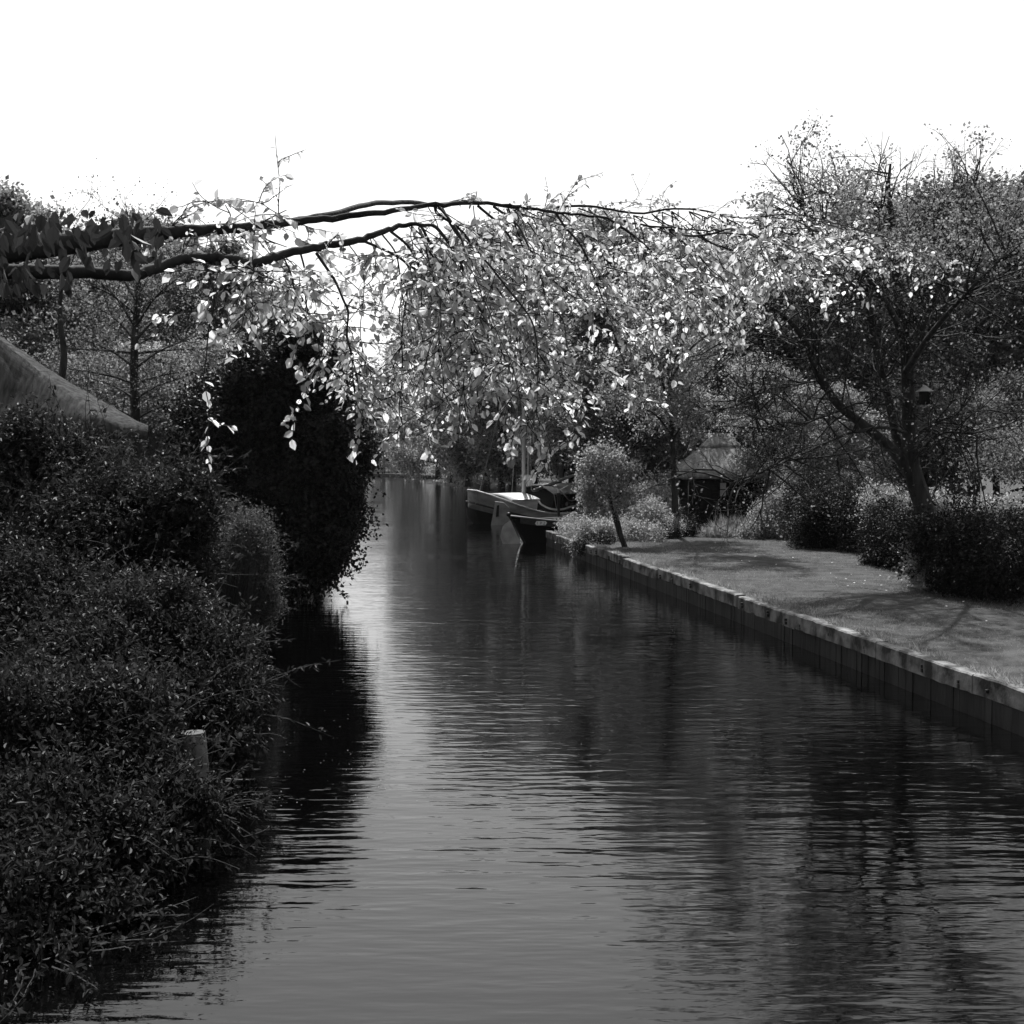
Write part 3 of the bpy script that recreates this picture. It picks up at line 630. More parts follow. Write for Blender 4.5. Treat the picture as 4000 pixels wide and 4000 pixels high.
# short blades over the lawn edge and lawn
N = 60000; y = 12 + 37 * rng.random(N) ** .8; x = quay_x(y) + .22 + rng.random(N) ** 1.2 * 9; pos = np.stack([x, y, np.full(N, .53)], 1)
b_ = MB(); leaves(b_, pos, rng.normal(0, 1, (N, 3)), np.stack([rng.normal(0, .6, N), rng.normal(0, .6, N), np.ones(N)], 1), rng.uniform(.025, .06, N), wid=.18)
yb = 12 + 38 * rng.random(6000); pos = np.stack([quay_x(yb) + .17 + rng.random(6000) * .12, yb, np.full(6000, .53)], 1)
leaves(b_, pos, rng.normal(0, 1, (6000, 3)), np.stack([rng.normal(-.2, .5, 6000), rng.normal(0, .5, 6000), np.ones(6000)], 1), rng.uniform(.04, .13, 6000), wid=.1)
for _ in range(70):
    yt = rng.uniform(12, 49); n_ = 45; pos = np.stack([quay_x(yt) + rng.uniform(.12, .3) + rng.normal(0, .05, n_), yt + rng.normal(0, .12, n_), np.full(n_, .56)], 1)
    leaves(b_, pos, rng.normal(0, 1, (n_, 3)), np.stack([rng.normal(-.35, .5, n_), rng.normal(0, .5, n_), np.ones(n_)], 1), rng.uniform(.07, .20, n_), wid=.07)
tag(b_.build('grass', M['grass_blade']), 'short grass blades of the sunlit lawn and its ragged edge', 'grass', kind='stuff')
b_ = MB(); N = 150; y = rng.uniform(21, 40, N); x = quay_x(y) + 3.0 + rng.random(N) * 5; 
leaves(b_, np.stack([x, y, np.full(N, .58)], 1), rng.normal(0, .3, (N, 3)) + [0, 0, 1], rng.normal(0, 1, (N, 3)) * [1, 1, .1], rng.uniform(.03, .07, N), wid=.8)
tag(b_.build('fallen_petals', M['petal']), 'scattered pale petals lying on the lawn', 'petals', kind='stuff')
b_ = MB(); N = 260; pos = []
while len(pos) < N:
    q = G(rng.uniform(1300, 2400), 2050 + 1100 * rng.random() ** 1.3, .004)
    if q[0] < quay_x(q[1]) - .3: pos.append(q)
for _ in range(50): pos.append(G(rng.uniform(950, 1400), rng.uniform(2750, 3170), .004))
pos = np.array(pos); N = len(pos)
leaves(b_, pos, np.tile([0, 0, 1.], (N, 1)), rng.normal(0, 1, (N, 3)) * [1, 1, 0], rng.uniform(.010, .022, N), wid=.8)
tag(b_.build('floating_petals', M['speck']), 'tiny pale specks floating on the canal water', 'petals', kind='stuff')

# ------------------------------------------------------------ thatched hut
def loft_roof(rings, caps=True):
    """rings: list of (x0,x1,y0,y1,z) rounded rectangles from eave to top"""
    b_ = MB(); n = 32; V = []
    for (x0, x1, y0, y1, z) in rings:
        for i in range(n):
            a = 2*math.pi*i/n; c, s_ = math.cos(a), math.sin(a); e = .32
            px = math.copysign(abs(c)**e, c); py = math.copysign(abs(s_)**e, s_)
            V.append(((x0+x1)/2 + px*(x1-x0)/2, (y0+y1)/2 + py*(y1-y0)/2, z + rng.normal(0, .03)))
    f = [[k*n+i, k*n+(i+1) % n, (k+1)*n+(i+1) % n, (k+1)*n+i] for k in range(len(rings)-1) for i in range(n)]
    b_.add(V, f); b_.addpoly(V[-n:], [list(range(n))]); return b_
HX0, HX1, HY0, HY1 = 7.27, 10.45, 52.6, 55.7
hut = thing('thatched_hut', 'small black timber hut with a steep pointed thatched roof at the end of the lawn', 'hut', ((HX0+HX1)/2, HY0, .5))
b_ = MB(); z = .45; i = 0
while z < 2.62:
    b_.box((HX0, HY0 + .0, z), (HX1, HY0 + .06 + .02*(i % 2), z + .135)); b_.box((HX0 + .003, HY0+.085, z), (HX0 + .06, HY1, z + .135)); b_.box((HX1 - .06, HY0+.085, z), (HX1 - .003, HY1, z + .135)); z += .145; i += 1
b_.box((HX0+.03, HY0+.09, .45), (HX1-.03, HY1-.1, 2.6)); rel(b_, hut).build('wall', M['blackboard'], hut)
b_ = MB(); b_.box((HX0 - .03, HY0 - .05, .45), (HX0 - .006, HY0 + .09, 2.62)); rel(b_, hut).build('corner_board', M['beam'], hut); b_ = MB(); b_.box((HX1 + .006, HY0 - .05, .45), (HX1 + .12, HY0 + .09, 2.62)); rel(b_, hut).build('corner_board', M['beam'], hut)
cx, cy = 8.82, 54.1
def ring(fx, fy, z): return (cx - fx, cx + fx, cy - fy, cy + fy, z)
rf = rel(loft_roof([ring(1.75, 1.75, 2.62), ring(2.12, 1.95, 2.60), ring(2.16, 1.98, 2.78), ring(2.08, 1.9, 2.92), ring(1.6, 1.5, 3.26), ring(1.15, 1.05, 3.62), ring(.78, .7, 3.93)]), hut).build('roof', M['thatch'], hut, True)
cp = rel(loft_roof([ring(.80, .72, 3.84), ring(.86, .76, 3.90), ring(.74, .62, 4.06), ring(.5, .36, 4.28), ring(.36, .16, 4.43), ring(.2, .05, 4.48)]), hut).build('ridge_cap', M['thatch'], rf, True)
wx0, wx1, wz0, wz1 = HX0 + 1.25, HX0 + 2.4, 1.87, 2.45
wn = MB()
for q in range(4): x = wx0 + (wx1 - wx0) * q / 3; wn.box((x - .025, HY0 - .05, wz0), (x + .025, HY0 - .005, wz1))
for z in (wz0 - .03, (wz0 + wz1) / 2, wz1): wn.box((wx0 - .03, HY0 - .056, z - .015), (wx1 + .03, HY0 - .004, z + .02))
wo = rel(wn, hut).build('window', M['blackboard'], hut)
pn = MB(); pn.box((wx0 + .4, HY0 - .03, wz0), (wx1, HY0 - .003, wz1)); rel(pn, hut).build('pane', M['glass'], wo)
pn = MB(); pn.box((wx0 + .03, HY0 - .031, wz0 + .02), (wx0 + .27, HY0 - .002, wz1 - .01)); o = rel(pn, hut).build('pane', M['pane_light'], wo); o['label'] = 'window pane coloured pale for light shining through'
b_ = MB(); b_.box((HX0 + .14, HY0 - .02, .5), (HX0 + .95, HY0 - .004, 2.35)); rel(b_, hut).build('door', M['blackboard'], hut)

# ------------------------------------------------------------ thatched house on the left
house = thing('thatched_house', 'dark timber house with a large dull thatched roof at the left edge', 'house', (-13, 28, .4))
X1 = -8.26; X0 = -19.0; Y0, Y1 = 26.4, 29.6; ZE = 3.98
ridge_y = 28.0; ze = ZE
b_ = MB()
V = []
def rr_(x0, x1, y0, y1, z): return [(x0, y0, z), (x1, y0, z), (x1, y1, z), (x0, y1, z)]
sec = [(X0 + .35, X1 - .35, Y0 + .3, Y1 - .3, ZE - .02), (X0, X1, Y0, Y1, ZE - .04), (X0, X1 + .02, Y0 - .03, Y1 + .03, ZE + .22)]
for q in range(1, 9):
    s_ = q / 8; sag = .18 * math.sin(math.pi * s_)
    sec.append((X0 + 3.2 * s_, X1 - 3.3 * s_ , Y0 + (ridge_y - Y0 - .12) * s_, Y1 + (ridge_y - Y1 + .12) * s_, ZE + .22 + (2.2) * s_ - sag * .5))
n = 48
for (x0, x1, y0, y1, z) in sec:
    for i in range(n):
        a = 2*math.pi*i/n; c, s_ = math.cos(a), math.sin(a); e = .22
        V.append(((x0+x1)/2 + math.copysign(abs(c)**e, c)*(x1-x0)/2, (y0+y1)/2 + math.copysign(abs(s_)**e, s_)*(y1-y0)/2, z + rng.normal(0, .022)))
b_.add(V, [[k*n+i, k*n+(i+1) % n, (k+1)*n+(i+1) % n, (k+1)*n+i] for k in range(len(sec)-1) for i in range(n)]); b_.addpoly(V[-n:], [list(range(n))])
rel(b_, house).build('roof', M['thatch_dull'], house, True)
b_ = MB(); b_.box((X0 + .5, Y0 + .45, .3), (X1 - .55, Y1 - .45, ZE)); z = .4
while z < ZE - .2: b_.box((X0 + .5, Y0 + .42, z), (X1 - .52, Y0 + .447, z + .16)); b_.box((X1 - .547, Y0 + .46, z), (X1 - .52, Y1 - .45, z + .16)); z += .18
rel(b_, house).build('wall', M['blackboard'], house)
def hwin(u, v, wpx, hpx):
    D = Y0 + .40; c = P(u, v, D); w_ = wpx/F*D; h_ = hpx/F*D; b_ = MB()
    for xx in (-w_/2, w_/2): b_.box((c[0]+xx-.03, D-.05, c[2]-h_/2), (c[0]+xx+.03, D, c[2]+h_/2))
    for zz in (-h_/2, h_/2, h_/2*.3): b_.box((c[0]-w_/2-.03, D-.055, c[2]+zz-.03), (c[0]+w_/2+.03, D-.005, c[2]+zz+.03))
    for xx in (-w_/6, w_/6): b_.box((c[0]+xx-.012, D-.04, c[2]-h_/2), (c[0]+xx+.012, D-.01, c[2]+h_/2*.3))
    o = rel(b_, house).build('window', M['grey_paint'], house)
    p_ = MB(); p_.box((c[0]-w_/2, D-.02, c[2]-h_/2), (c[0]+w_/2, D-.001, c[2]+h_/2)); rel(p_, house).build('pane', M['glass'], o)
hwin(425, 1800, 40, 100); hwin(320, 1960, 60, 90)

# ------------------------------------------------------------ boats
def hull_geo(L, B, sheer, bottom=-.35, bluff=.42, tum=.05, n=40, nb=9):
    """returns (hull MB, list of port edge pts, starboard edge pts); x from 0 (left end) to L"""
    b_ = MB(); V = []; pe = []; se = []
    for i in range(n + 1):
        t_ = i / n; x = L * t_; q = abs(2*t_ - 1)
        hb = B/2 * max(1 - q**3.2, 0) ** bluff + .03; zs = sheer(t_)
        inset = .9 * q**4
        prof = []
        for j in range(nb + 1):
            s_ = j / nb; z = bottom + (zs - bottom) * s_
            yy = hb * (min(1, (s_ / .42)) ** .5) * (1 - tum * max(0, s_ - .6) / .4)
            xx = L/2 + (x - L/2) * (1 - inset * .16 * (1 - s_) )
            prof.append((xx, yy, z))
        V += [(a, -b2, c) for a, b2, c in prof[::-1]] + [(a, b2, c) for a, b2, c in prof]
        se.append((prof[-1][0], -prof[-1][1], zs)); pe.append((prof[-1][0], prof[-1][1], zs))
    m_ = 2 * (nb + 1)
    f = [[i*m_+j, i*m_+j+1, (i+1)*m_+j+1, (i+1)*m_+j] for i in range(n) for j in range(m_-1)]
    b_.add(V, f); b_.addpoly(V[:m_], [list(range(m_))]); b_.addpoly(V[-m_:], [list(range(m_))[::-1]])
    return b_, np.array(pe), np.array(se)
# sailing boat (flat-bottomed barge yacht)
L, B = 9.8, 4.3
a0 = np.array([-2.0, 66.5]); a1 = np.array([5.0, 73.2]); hd = math.atan2(a1[1]-a0[1], a1[0]-a0[0]); L = float(np.linalg.norm(a1 - a0))
boat = thing('sailing_barge', 'moored wooden sailing barge with pale deck, mast and boom', 'sailing boat', (a0[0], a0[1], 0), hd)
boat.rotation_euler = (R(8), 0, hd)
def sheer(t_): return .78 + 1.0 * max(0, .42 - t_)**1.7 * 4.2 + .75 * max(0, t_ - .55)**2 * 1.6
hg, pe, se = hull_geo(L, B, sheer)
hg.build('hull', M['hull_light'], boat, True)
gw = MB()
for e in (pe, se): gw.tube(e + [0, 0, .02], .045, 6, False)
gw.tube([pe[0] + [0, 0, .02], (pe[0]+se[0])/2 + [-.02, 0, .03], se[0] + [0, 0, .02]], .05, 6)
gw.build('gunwale', M['white_paint'], boat, True)
wl = MB()
for e, sg in ((pe, 1), (se, -1)):
    q = e.copy(); q[:, 2] = q[:, 2] * .62 + .02; q[:, 1] += sg * .03; wl.tube(q, .05, 5, False)
wl.build('rubbing_strake', M['iron'], boat, True)
low = MB(); hb2, pp, ss = hull_geo(L, B * 1.012, lambda t_: .45 * sheer(t_)); 
hb2.build('lower_hull', M['hull_black'], boat, True)
dk = MB(); V = []
for i in range(1, len(pe) - 1): V += [(pe[i][0], pe[i][1]*.985, pe[i][2] - .28), (se[i][0], se[i][1]*.985, se[i][2] - .28)]
dk.add(V, [[2*i, 2*i+1, 2*i+3, 2*i+2] for i in range(len(pe)-3)]); dk.build('deck', M['deck'], boat)
# rudder-like plate at left end with a dark slot
rb = MB(); rp = [(-.10, .0), (.02, 1.42), (.45, 1.40), (.78, 1.15), (.86, .6), (.88, -.3), (.1, -.3)]
ca, sa = math.cos(-hd), math.sin(-hd)
def plate(b_, pts, o0, ang_, th):
    n = len(pts); c, s_ = math.cos(ang_), math.sin(ang_); V = []
    for k_ in (0, th): V += [(o0[0] + x*c - k_*s_*-1*-1, o0[1] + x*s_ + k_*c, o0[2] + z) for x, z in pts]
    b_.addpoly(V, [list(range(n)), list(range(n, 2*n))[::-1]] + [[i, n+i, n+(i+1) % n, (i+1) % n] for i in range(n)])
plate(rb, rp, (.12, -1.32, 0), -hd + .1, .07); rd = rb.build('rudder', M['grey_paint'], boat)
sb = MB(); plate(sb, [(.1, .62), (.1, 1.22), (.22, 1.26), (.25, .66)], (.12, -1.345, 0), -hd + .1, .02); sb.build('slot', M['iron'], rd)
# fore hatch / coach roof with white top
def curved_house(x0, x1, y0, y1, z0, z1, camber, m_body, m_top, name):
    b_ = MB(); b_.box((x0, y0, z0), (x1, y1, z1 - .02)); bo = b_.build(name, m_body, boat)
    tb = MB(); V = []; n = 10
    for xx in (x0 - .08, x1 + .08):
        for i in range(n + 1): q = i / n; V.append((xx, y0 - .08 + (y1 - y0 + .16) * q, z1 + camber * (1 - (2*q - 1)**2)))
    for xx in (x0 - .08, x1 + .08):
        for i in range(n + 1): q = i / n; V.append((xx, y0 - .08 + (y1 - y0 + .16) * q, z1 - .05 + camber * (1 - (2*q - 1)**2) * .9))
    m1 = n + 1
    f = [[i, i+1, m1+i+1, m1+i] for i in range(n)] + [[2*m1+i+1, 2*m1+i, 3*m1+i, 3*m1+i+1] for i in range(n)] + [[i, 2*m1+i, 2*m1+i+1, i+1] for i in range(n)] + [[m1+i+1, 3*m1+i+1, 3*m1+i, m1+i] for i in range(n)]
    tb.add(V, f); tb.build(name + '_roof', m_top, bo, True); return bo
curved_house(1.7, 3.6, -.95, .95, .6, 1.42, .12, M['hull_light'], M['white_paint'], 'hatch')
cb = curved_house(4.6, 7.1, -1.1, 1.1, .5, 1.72, .30, M['blackboard'], M['hull_light'], 'cabin')
b_ = MB(); q = np.linspace(0, math.pi, 14)
pts = [(4.9 + .0, .0, 0)]
ar = [(.42 * math.cos(a) , .62 * math.sin(a)) for a in q]
V = [(5.6 + x, -1.125, 1.15 + z) for x, z in ar] + [(6.02, -1.125, .62), (5.18, -1.125, .62)]
b_.addpoly(V, [list(range(len(V)))]); b_.build('doorway', M['glass'], cb)
b_ = MB(); b_.sphere((5.65, -1.15, 1.12), (.12, .03, .12)); b_.build('porthole', M['canvas'], cb, True)
# swooping white coaming on near side
b_ = MB(); b_.tube(smooth_path([(3.6, -.9, 1.35), (3.75, -1.15, 1.12), (4.2, -1.4, .93), (4.9, -1.5, .9), (5.6, -1.45, 1.0), (6.4, -1.4, 1.08)], 5), .05, 6); b_.build('coaming', M['white_paint'], boat, True)
# draped canvas
b_ = MB(); V = []; n = 14
for k_, z in enumerate(np.linspace(1.95, .7, 8)):
    for i in range(n): V.append((6.35 + .42 * i / (n-1) * (.6 + .4 * k_/7), -1.2 + .05 * math.sin(i * 1.7 + k_*.2), z))
b_.add(V, [[k_*n+i, k_*n+i+1, (k_+1)*n+i+1, (k_+1)*n+i] for k_ in range(7) for i in range(n-1)]); b_.build('hanging_canvas', M['canvas'], boat, True)
b_ = MB(); V = []; n = 12
for i in range(n):
    for j in range(n): V.append((6.5 + 1.9*i/(n-1), -1.15 + 2.3*j/(n-1), 1.98 - .12*abs(2*j/(n-1)-1)**2 + .04*math.sin(i*1.3+j)))
b_.add(V, [[i*n+j, (i+1)*n+j, (i+1)*n+j+1, i*n+j+1] for i in range(n-1) for j in range(n-1)]); b_.build('tarpaulin', M['canvas'], boat, True)
mx = 3.75
K = .14
b_ = MB(); b_.tube([(mx, .6*K+.1, .6), (mx, 6*K+.1, 6), (mx, 11.2*K+.1, 11.2)], [.12, .11, .06], 10); b_.build('mast', M['spar'], boat, True)
b_ = MB(); b_.tube([(mx + .22, 1.9*K, 1.9), (mx + .28, 5*K, 5), (mx + .16, 9.2*K, 9.2)], [.07, .07, .04], 8); b_.tube([(mx + .42, 1.7*K-.05, 1.7), (mx + .3, 8.5*K, 8.5)], .025, 5); b_.build('gaff', M['spar'], boat, True)
b_ = MB(); e0 = np.array([mx + .15, -.2, 1.75]); e1 = np.array([7.3, -.5, 2.75]); b_.tube([e0, (e0+e1)/2, e1], [.05, .09, .07], 8); bm_ = b_.build('boom', M['spar'], boat, True)
b_ = MB()
for t_ in np.linspace(.05, .5, 9): c = e0 + (e1 - e0) * t_; b_.sphere(c - [0, 0, .04 + .02*math.sin(t_*40)], (.28, .08, .08), 8, 6, .15)
b_.build('furled_sail', M['canvas'], bm_, True)
top = np.array([mx, 11*K+.1, 11.0])
for nm, en in (('stay', (.2, 0, sheer(0))), ('stay', (mx + .5, -1.75, 1.0)), ('stay', (mx + .5, 1.75, 1.0)), ('stay', tuple(e1)), ('stay', (6.2, .5, 2.2))):
    b_ = MB(); b_.tube([top, (top + np.array(en)) / 2, np.array(en)], .017, 4, False); b_.build(nm, M['rope'], boat)
b_ = MB(); b_.tube(smooth_path([(1.4, -1.3, 1.2), (1.7, -.9, 1.15), (1.5, -.6, 1.1), (1.2, -.9, 1.2), (1.5, -1.25, 1.15)], 5), .03, 5); b_.build('coiled_rope', M['rope'], boat, True); b_ = MB(); b_.sphere((1.3, .9, 1.25), (.35, .3, .2), 10, 6, .3); b_.build('sail_bag', M['canvas'], boat, True)
for px_ in (1.25, 8.3):
    b_ = MB(); b_.tube([(px_, -1.3, .7), (px_, -1.3, 1.35)], .07, 8); b_.build('bollard', M['iron'], boat, True)
b_ = MB(); b_.tube([(2.5, -1.86, 1.0), (2.5, -1.92, .55)], .09, 8); b_.sphere((2.5, -1.93, .5), .12); b_.build('fender', M['grey_paint'], boat, True)

# dark barge in front, bow to the left
d0 = np.array([-.12, 51.6]); d1 = np.array([7.6, 57.5]); hd2 = math.atan2(d1[1]-d0[1], d1[0]-d0[0]); L2 = float(np.linalg.norm(d1-d0))
bg2 = thing('black_barge', 'low black barge with a pale number board on its bow, moored at the quay end', 'barge', (d0[0], d0[1], 0), hd2)
def barge_geo(L, B, sheer, rake=1.0, n=30, nb=8):
    b_ = MB(); V = []; pe = []; se = []
    for i in range(n + 1):
        t_ = i / n; hb = B/2 * min(1, (t_ / .32)) ** .62 * (1 if t_ < .8 else (1 - ((t_ - .8)/.2)**3 * .5)) + .02; zs = sheer(t_)
        prof = []
        for j in range(nb + 1):
            s_ = j / nb; z = -.3 + (zs + .3) * s_; x = L*t_ + rake * (1 - s_) * max(0, 1 - t_*4); prof.append((x, hb * (.55 + .45 * s_**.7), z))
        V += [(a, -b2, c) for a, b2, c in prof[::-1]] + [(a, b2, c) for a, b2, c in prof]; se.append((prof[-1][0], -prof[-1][1], zs)); pe.append((prof[-1][0], prof[-1][1], zs))
    m_ = 2*(nb+1); b_.add(V, [[i*m_+j, i*m_+j+1, (i+1)*m_+j+1, (i+1)*m_+j] for i in range(n) for j in range(m_-1)]); b_.addpoly(V[-m_:], [list(range(m_))[::-1]])
    return b_, np.array(pe), np.array(se)
sh2 = lambda t_: .72 + .40 * max(0, 1 - t_*2.2)**1.6
hg, pe2, se2 = barge_geo(L2, 2.3, sh2); hg.build('hull', M['hull_black'], bg2, True)
b_ = MB()
for e in (pe2, se2): b_.tube(e + [0, 0, .015], .03, 5, False)
b_.build('gunwale', M['grey_paint'], bg2, True)
b_ = MB()
V = []
for p in se2[1:]: V += [(p[0], p[1]-.022, p[2] - .02), (p[0], p[1]-.022, p[2] - .26)]
b_.add(V, [[2*i, 2*i+1, 2*i+3, 2*i+2] for i in range(len(se2)-2)]); b_.build('sheer_strake', M['iron'], bg2, True)
V = []
b_ = MB()
for i in range(1, len(pe2)): V += [(pe2[i][0], pe2[i][1]*.97, pe2[i][2] - .2), (se2[i][0], se2[i][1]*.97, se2[i][2] - .2)]
b_.add(V, [[2*i, 2*i+1, 2*i+3, 2*i+2] for i in range(len(pe2)-2)]); b_.build('deck', M['hull_black'], bg2)
b_ = MB(); b_.tube([(-.05, 0, 1.2), (.5, 0, .5), (1.0, 0, -.3)], .06, 6); b_.sphere((-.02, 0, 1.18), .09); b_.build('stem', M['iron'], bg2, True)
b_ = MB(); plate(b_, [(0, .95), (-.32, .7), (-.42, .3), (-.28, -.1), (.3, -.3), (.55, -.3)], (.0, -.1, 0), -hd2, .04); b_.build('bow_plate', M['grey_paint'], bg2)  # pale curved plate hung beside the bow
# number board, standing just off the near side
i_n = 2; pa, pb = se2[i_n], se2[i_n + 3]; dirv = unit(pb - pa); c_ = (pa + pb) / 2 - [0, 0, .15]; an = math.atan2(dirv[1], dirv[0]); off = np.array([math.sin(an), -math.cos(an), 0]) * .045
w2, h2 = .26, .085
pl = [(-w2, -h2*.2), (-w2*.75, h2), (w2*.72, h2), (w2, h2*.2), (w2*.75, -h2), (-w2*.72, -h2)]
b_ = MB(); plate(b_, pl, tuple(c_ + off), an, -.012); nbd = b_.build('number_board', M['white_paint'], bg2)
tx = MB(); txs = [tx]
def stroke(x0, z0, x1, z1): 
    o_ = c_ + off * 1.5; ux = np.array([math.cos(an), math.sin(an), 0]); tx.tube([o_ + ux*x0 + [0, 0, z0], o_ + ux*(x0+x1)/2 + [0, 0, (z0+z1)/2], o_ + ux*x1 + [0, 0, z1]], .009, 4)
stroke(-.15, -.055, -.15, .055); stroke(-.15, .055, -.18, .04)
tx = MB(); txs.append(tx)
stroke(-.04, -.055, -.04, .055); stroke(-.04, .055, .03, .04); stroke(.03, .04, .03, .005); stroke(.03, .005, -.04, -.005)
tx = MB(); txs.append(tx)
stroke(.10, .04, .13, .055); stroke(.13, .055, .165, .03); stroke(.165, .03, .10, -.055); stroke(.10, -.055, .17, -.055)
for q in txs: q.build('digit', M['letter'], nbd)
b_ = MB(); b_.box((1.9, -.5, .8), (2.9, .5, .98)); b_.build('hatch_cover', M['hull_black'], bg2)

# mooring pole with pale cap between the boats
pc = P(2182, 1965, 60.5)
mp_ = thing('mooring_pole', 'dark upright mooring pole with a pale cap between the two boats', 'pole', (pc[0], pc[1], 0))
b_ = MB(); b_.tube([(0, 0, -1), (0, 0, 1.75)], .065, 8); b_.box((-.09, -.09, 1.62), (.09, .09, 1.8)); b_.build('shaft', M['iron'], mp_, False)
b_ = MB(); b_.tube([(0, 0, 1.8), (0, 0, 1.98)], .06, 10); b_.build('cap', M['white_paint'], mp_, True)
b_ = MB(); q0 = P(2184, 1915, 60.5); b_.tube(smooth_path([q0, P(2206, 1935, 62), P(2225, 1955, 64), P(2250, 1952, 66)], 5), .022, 5); b_.tube(smooth_path([q0, P(2230, 1890, 64), P(2290, 1860, 70)], 5), .012, 4)
tag(b_.build('mooring_rope', M['rope']), 'slack pale mooring rope running from the capped pole', 'rope')
# rounded stones among the flowers at the quay end
for lab, u, v, ru in [('grey pointed boulder among the plants at the quay end', 2243, 2030, 22), ('paler rounded boulder behind the plants, right of the pointed one', 2292, 2032, 22)]:
    c = P(u, v, 51.2); b_ = MB(); b_.sphere(c, (ru/F*51, .25, .32 if ru == 22 and u < 2260 else .22), 12, 8, .18)
    tag(b_.build('boulder', M['stone'], smooth=True), lab, 'boulder')

# two pale tree trunks behind the sailing boat
for lab, u, r in [('thicker pale tree trunk rising behind the stern of the sailing boat', 2192, .17), ('thinner pale trunk standing right of the thicker pale trunk', 2222, .10)]:
    o = thing('pale_trunk_tree', lab, 'tree', tuple(P(u, 1800, 79)[:2]) + (.4,)); b_ = MB(); w_ = limb(b_, [(u+2, 1870, 79), (u, 1780, 79), (u-3, 1650, 79), (u+2, 1450, 79), (u+8, 1250, 79)], r, r*.5)
    A = []; twigs(b_, w_[10:], 14, 1.6, .02, A, 2); rel(b_, o).build('trunk', M['bark_pale'], o, True)
    A = np.array(A); lv = MB(); idx = np.repeat(np.arange(len(A)), 22); leaves(lv, A[idx] + rng.normal(0, .3, (len(idx), 3)), rng.normal(0, 1, (len(idx), 3)) + [0, 0, 1], rng.normal(0, 1, (len(idx), 3)), .14, wid=.7); rel(lv, o).build('crown', M['wood_leaf'], o)

# bird feeder in the big tree
c = P(3612, 1530, 30.4); bf = thing('bird_feeder', 'small dark bird feeder with pointed grey roof hanging in the big right-hand tree', 'bird feeder', tuple(c))
b_ = MB(); b_.box((-.10, -.10, -.28), (.10, .10, 0)); b_.box((-.16, -.16, -.31), (.16, .16, -.28)); b_.build('box', M['blackboard'], bf)
b_ = MB(); b_.addpoly([(-.17, -.17, .003), (.17, -.17, .003), (.17, .17, .003), (-.17, .17, .003), (0, 0, .16)], [[0, 1, 4], [1, 2, 4], [2, 3, 4], [3, 0, 4], [3, 2, 1, 0]]); b_.build('roof', M['grey_paint'], bf)
b_ = MB(); b_.tube([(0, 0, .15), (0, 0, .6)], .005, 4, False); b_.build('wire', M['iron'], bf)
# nest high in the trees behind the boat
c = P(2225, 972, 84); b_ = MB()
for i in range(420):
    p = c + unit(rng.normal(0, 1, 3)) * rng.uniform(.1, .5); b_.tube(sweep(p, rng.normal(0, 1, 3), .5, 2, .2), .012, 3, False)
tag(b_.build('bird_nest', M['bark']), 'dense twiggy bird nest high in the trees behind the boat', 'nest')

# ------------------------------------------------------------ overhanging foreground tree
ft = thing('overhanging_tree', 'near tree whose thick dark branches and translucent leaves overhang the canal', 'tree', (-6.2, 8.4, .4))
wd = MB(); rel_ = []; DEN = lambda p: .42 if (p[0] / p[1] * F + 2000) < 1420 else (.38 if (p[0] / p[1] * F + 2000) < 1750 else .50)
tw = MB(); LP = []; LD = []
trunk = smooth_path([(-6.2, 8.4, .2), (-6.1, 8.4, 2.5), (-5.9, 8.4, 4.2), (-5.7, 8.5, 5.6), (-5.6, 8.7, 8)], 5); wd.tube(trunk, np.linspace(.34, .2, len(trunk)), 12)
def flimb(pts, r0, r1=None, n=8):
    if r1 is not None: return limb(wd, pts, r0, r1, n, 6)
    w_ = smooth_path([P(*p) for p in pts], 6); q = np.linspace(0, 1, len(w_)); w_ += rng.normal(0, .004, w_.shape)
    wd.tube(w_, np.interp(q, [a for a, _ in r0], [b2 for _, b2 in r0]), n, False); return w_
FA = flimb([(-1500,1180,8.4),(-700,1060,8.2),(-200,1010,8),(80,985,8),(290,945,8),(420,930,8),(560,918,8),(720,905,8),(900,893,8.1),(1100,872,8.2),(1300,852,8.3),(1500,828,8.4),(1700,800,8.6),(1900,795,8.8),(2060,812,9),(2186,832,9),(2326,845,9.1),(2489,876,9.2),(2629,889,9.3),(2769,901,9.4),(2900,899,9.5),(3050,890,9.6),(3200,900,9.7)], [(0,.06),(.3,.045),(.38,.030),(.45,.022),(.52,.017),(.6,.012),(.75,.008),(1,.004)])
FB = flimb([(-1400,1150,7.8),(-600,1090,7.4),(-100,1060,7.3),(200,1062,7.3),(350,1066,7.4),(530,1075,7.5),(650,1032,7.6),(720,1012,7.6),(850,1008,7.7),(1000,1027,7.8),(1100,996,7.9),(1250,962,8),(1400,938,8.1),(1500,902,8.2),(1590,878,8.3),(1690,880,8.4)], [(0,.05),(.2,.04),(.35,.032),(.6,.028),(.75,.024),(.9,.017),(1,.010)])
# thicken near left start of A
wd.tube(smooth_path([P(-1500,1180,8.4),P(-200,1010,8),P(290,948,8),P(420,932,8),P(560,920,8)], 6), np.linspace(.09, .048, 25), 8, False)
flimb([(560,1070,7.5),(600,1010,7.7),(590,950,7.9),(585,925,8)], .022, .018); flimb([(745,1015,7.6),(765,960,7.8),(760,905,8)], .016, .012)
D1 = []
def droop(pts, r0, r1): D1.append(flimb(pts, r0, r1, 5))
droop([(1690,880,8.4),(1715,900,8.4),(1771,974,8.4),(1803,1034,8.5),(1817,1095,8.5),(1864,1188,8.6),(1897,1253,8.6),(1910,1342,8.6),(1925,1440,8.7),(1950,1560,8.7)], .013, .003)
droop([(1700,800,8.6),(1710,834,8.6),(1790,890,8.7),(1845,960,8.8),(1883,1040,8.8),(1930,1110,8.9),(1966,1165,9),(1995,1240,9),(2040,1400,9),(2090,1560,9.1)], .012, .003)
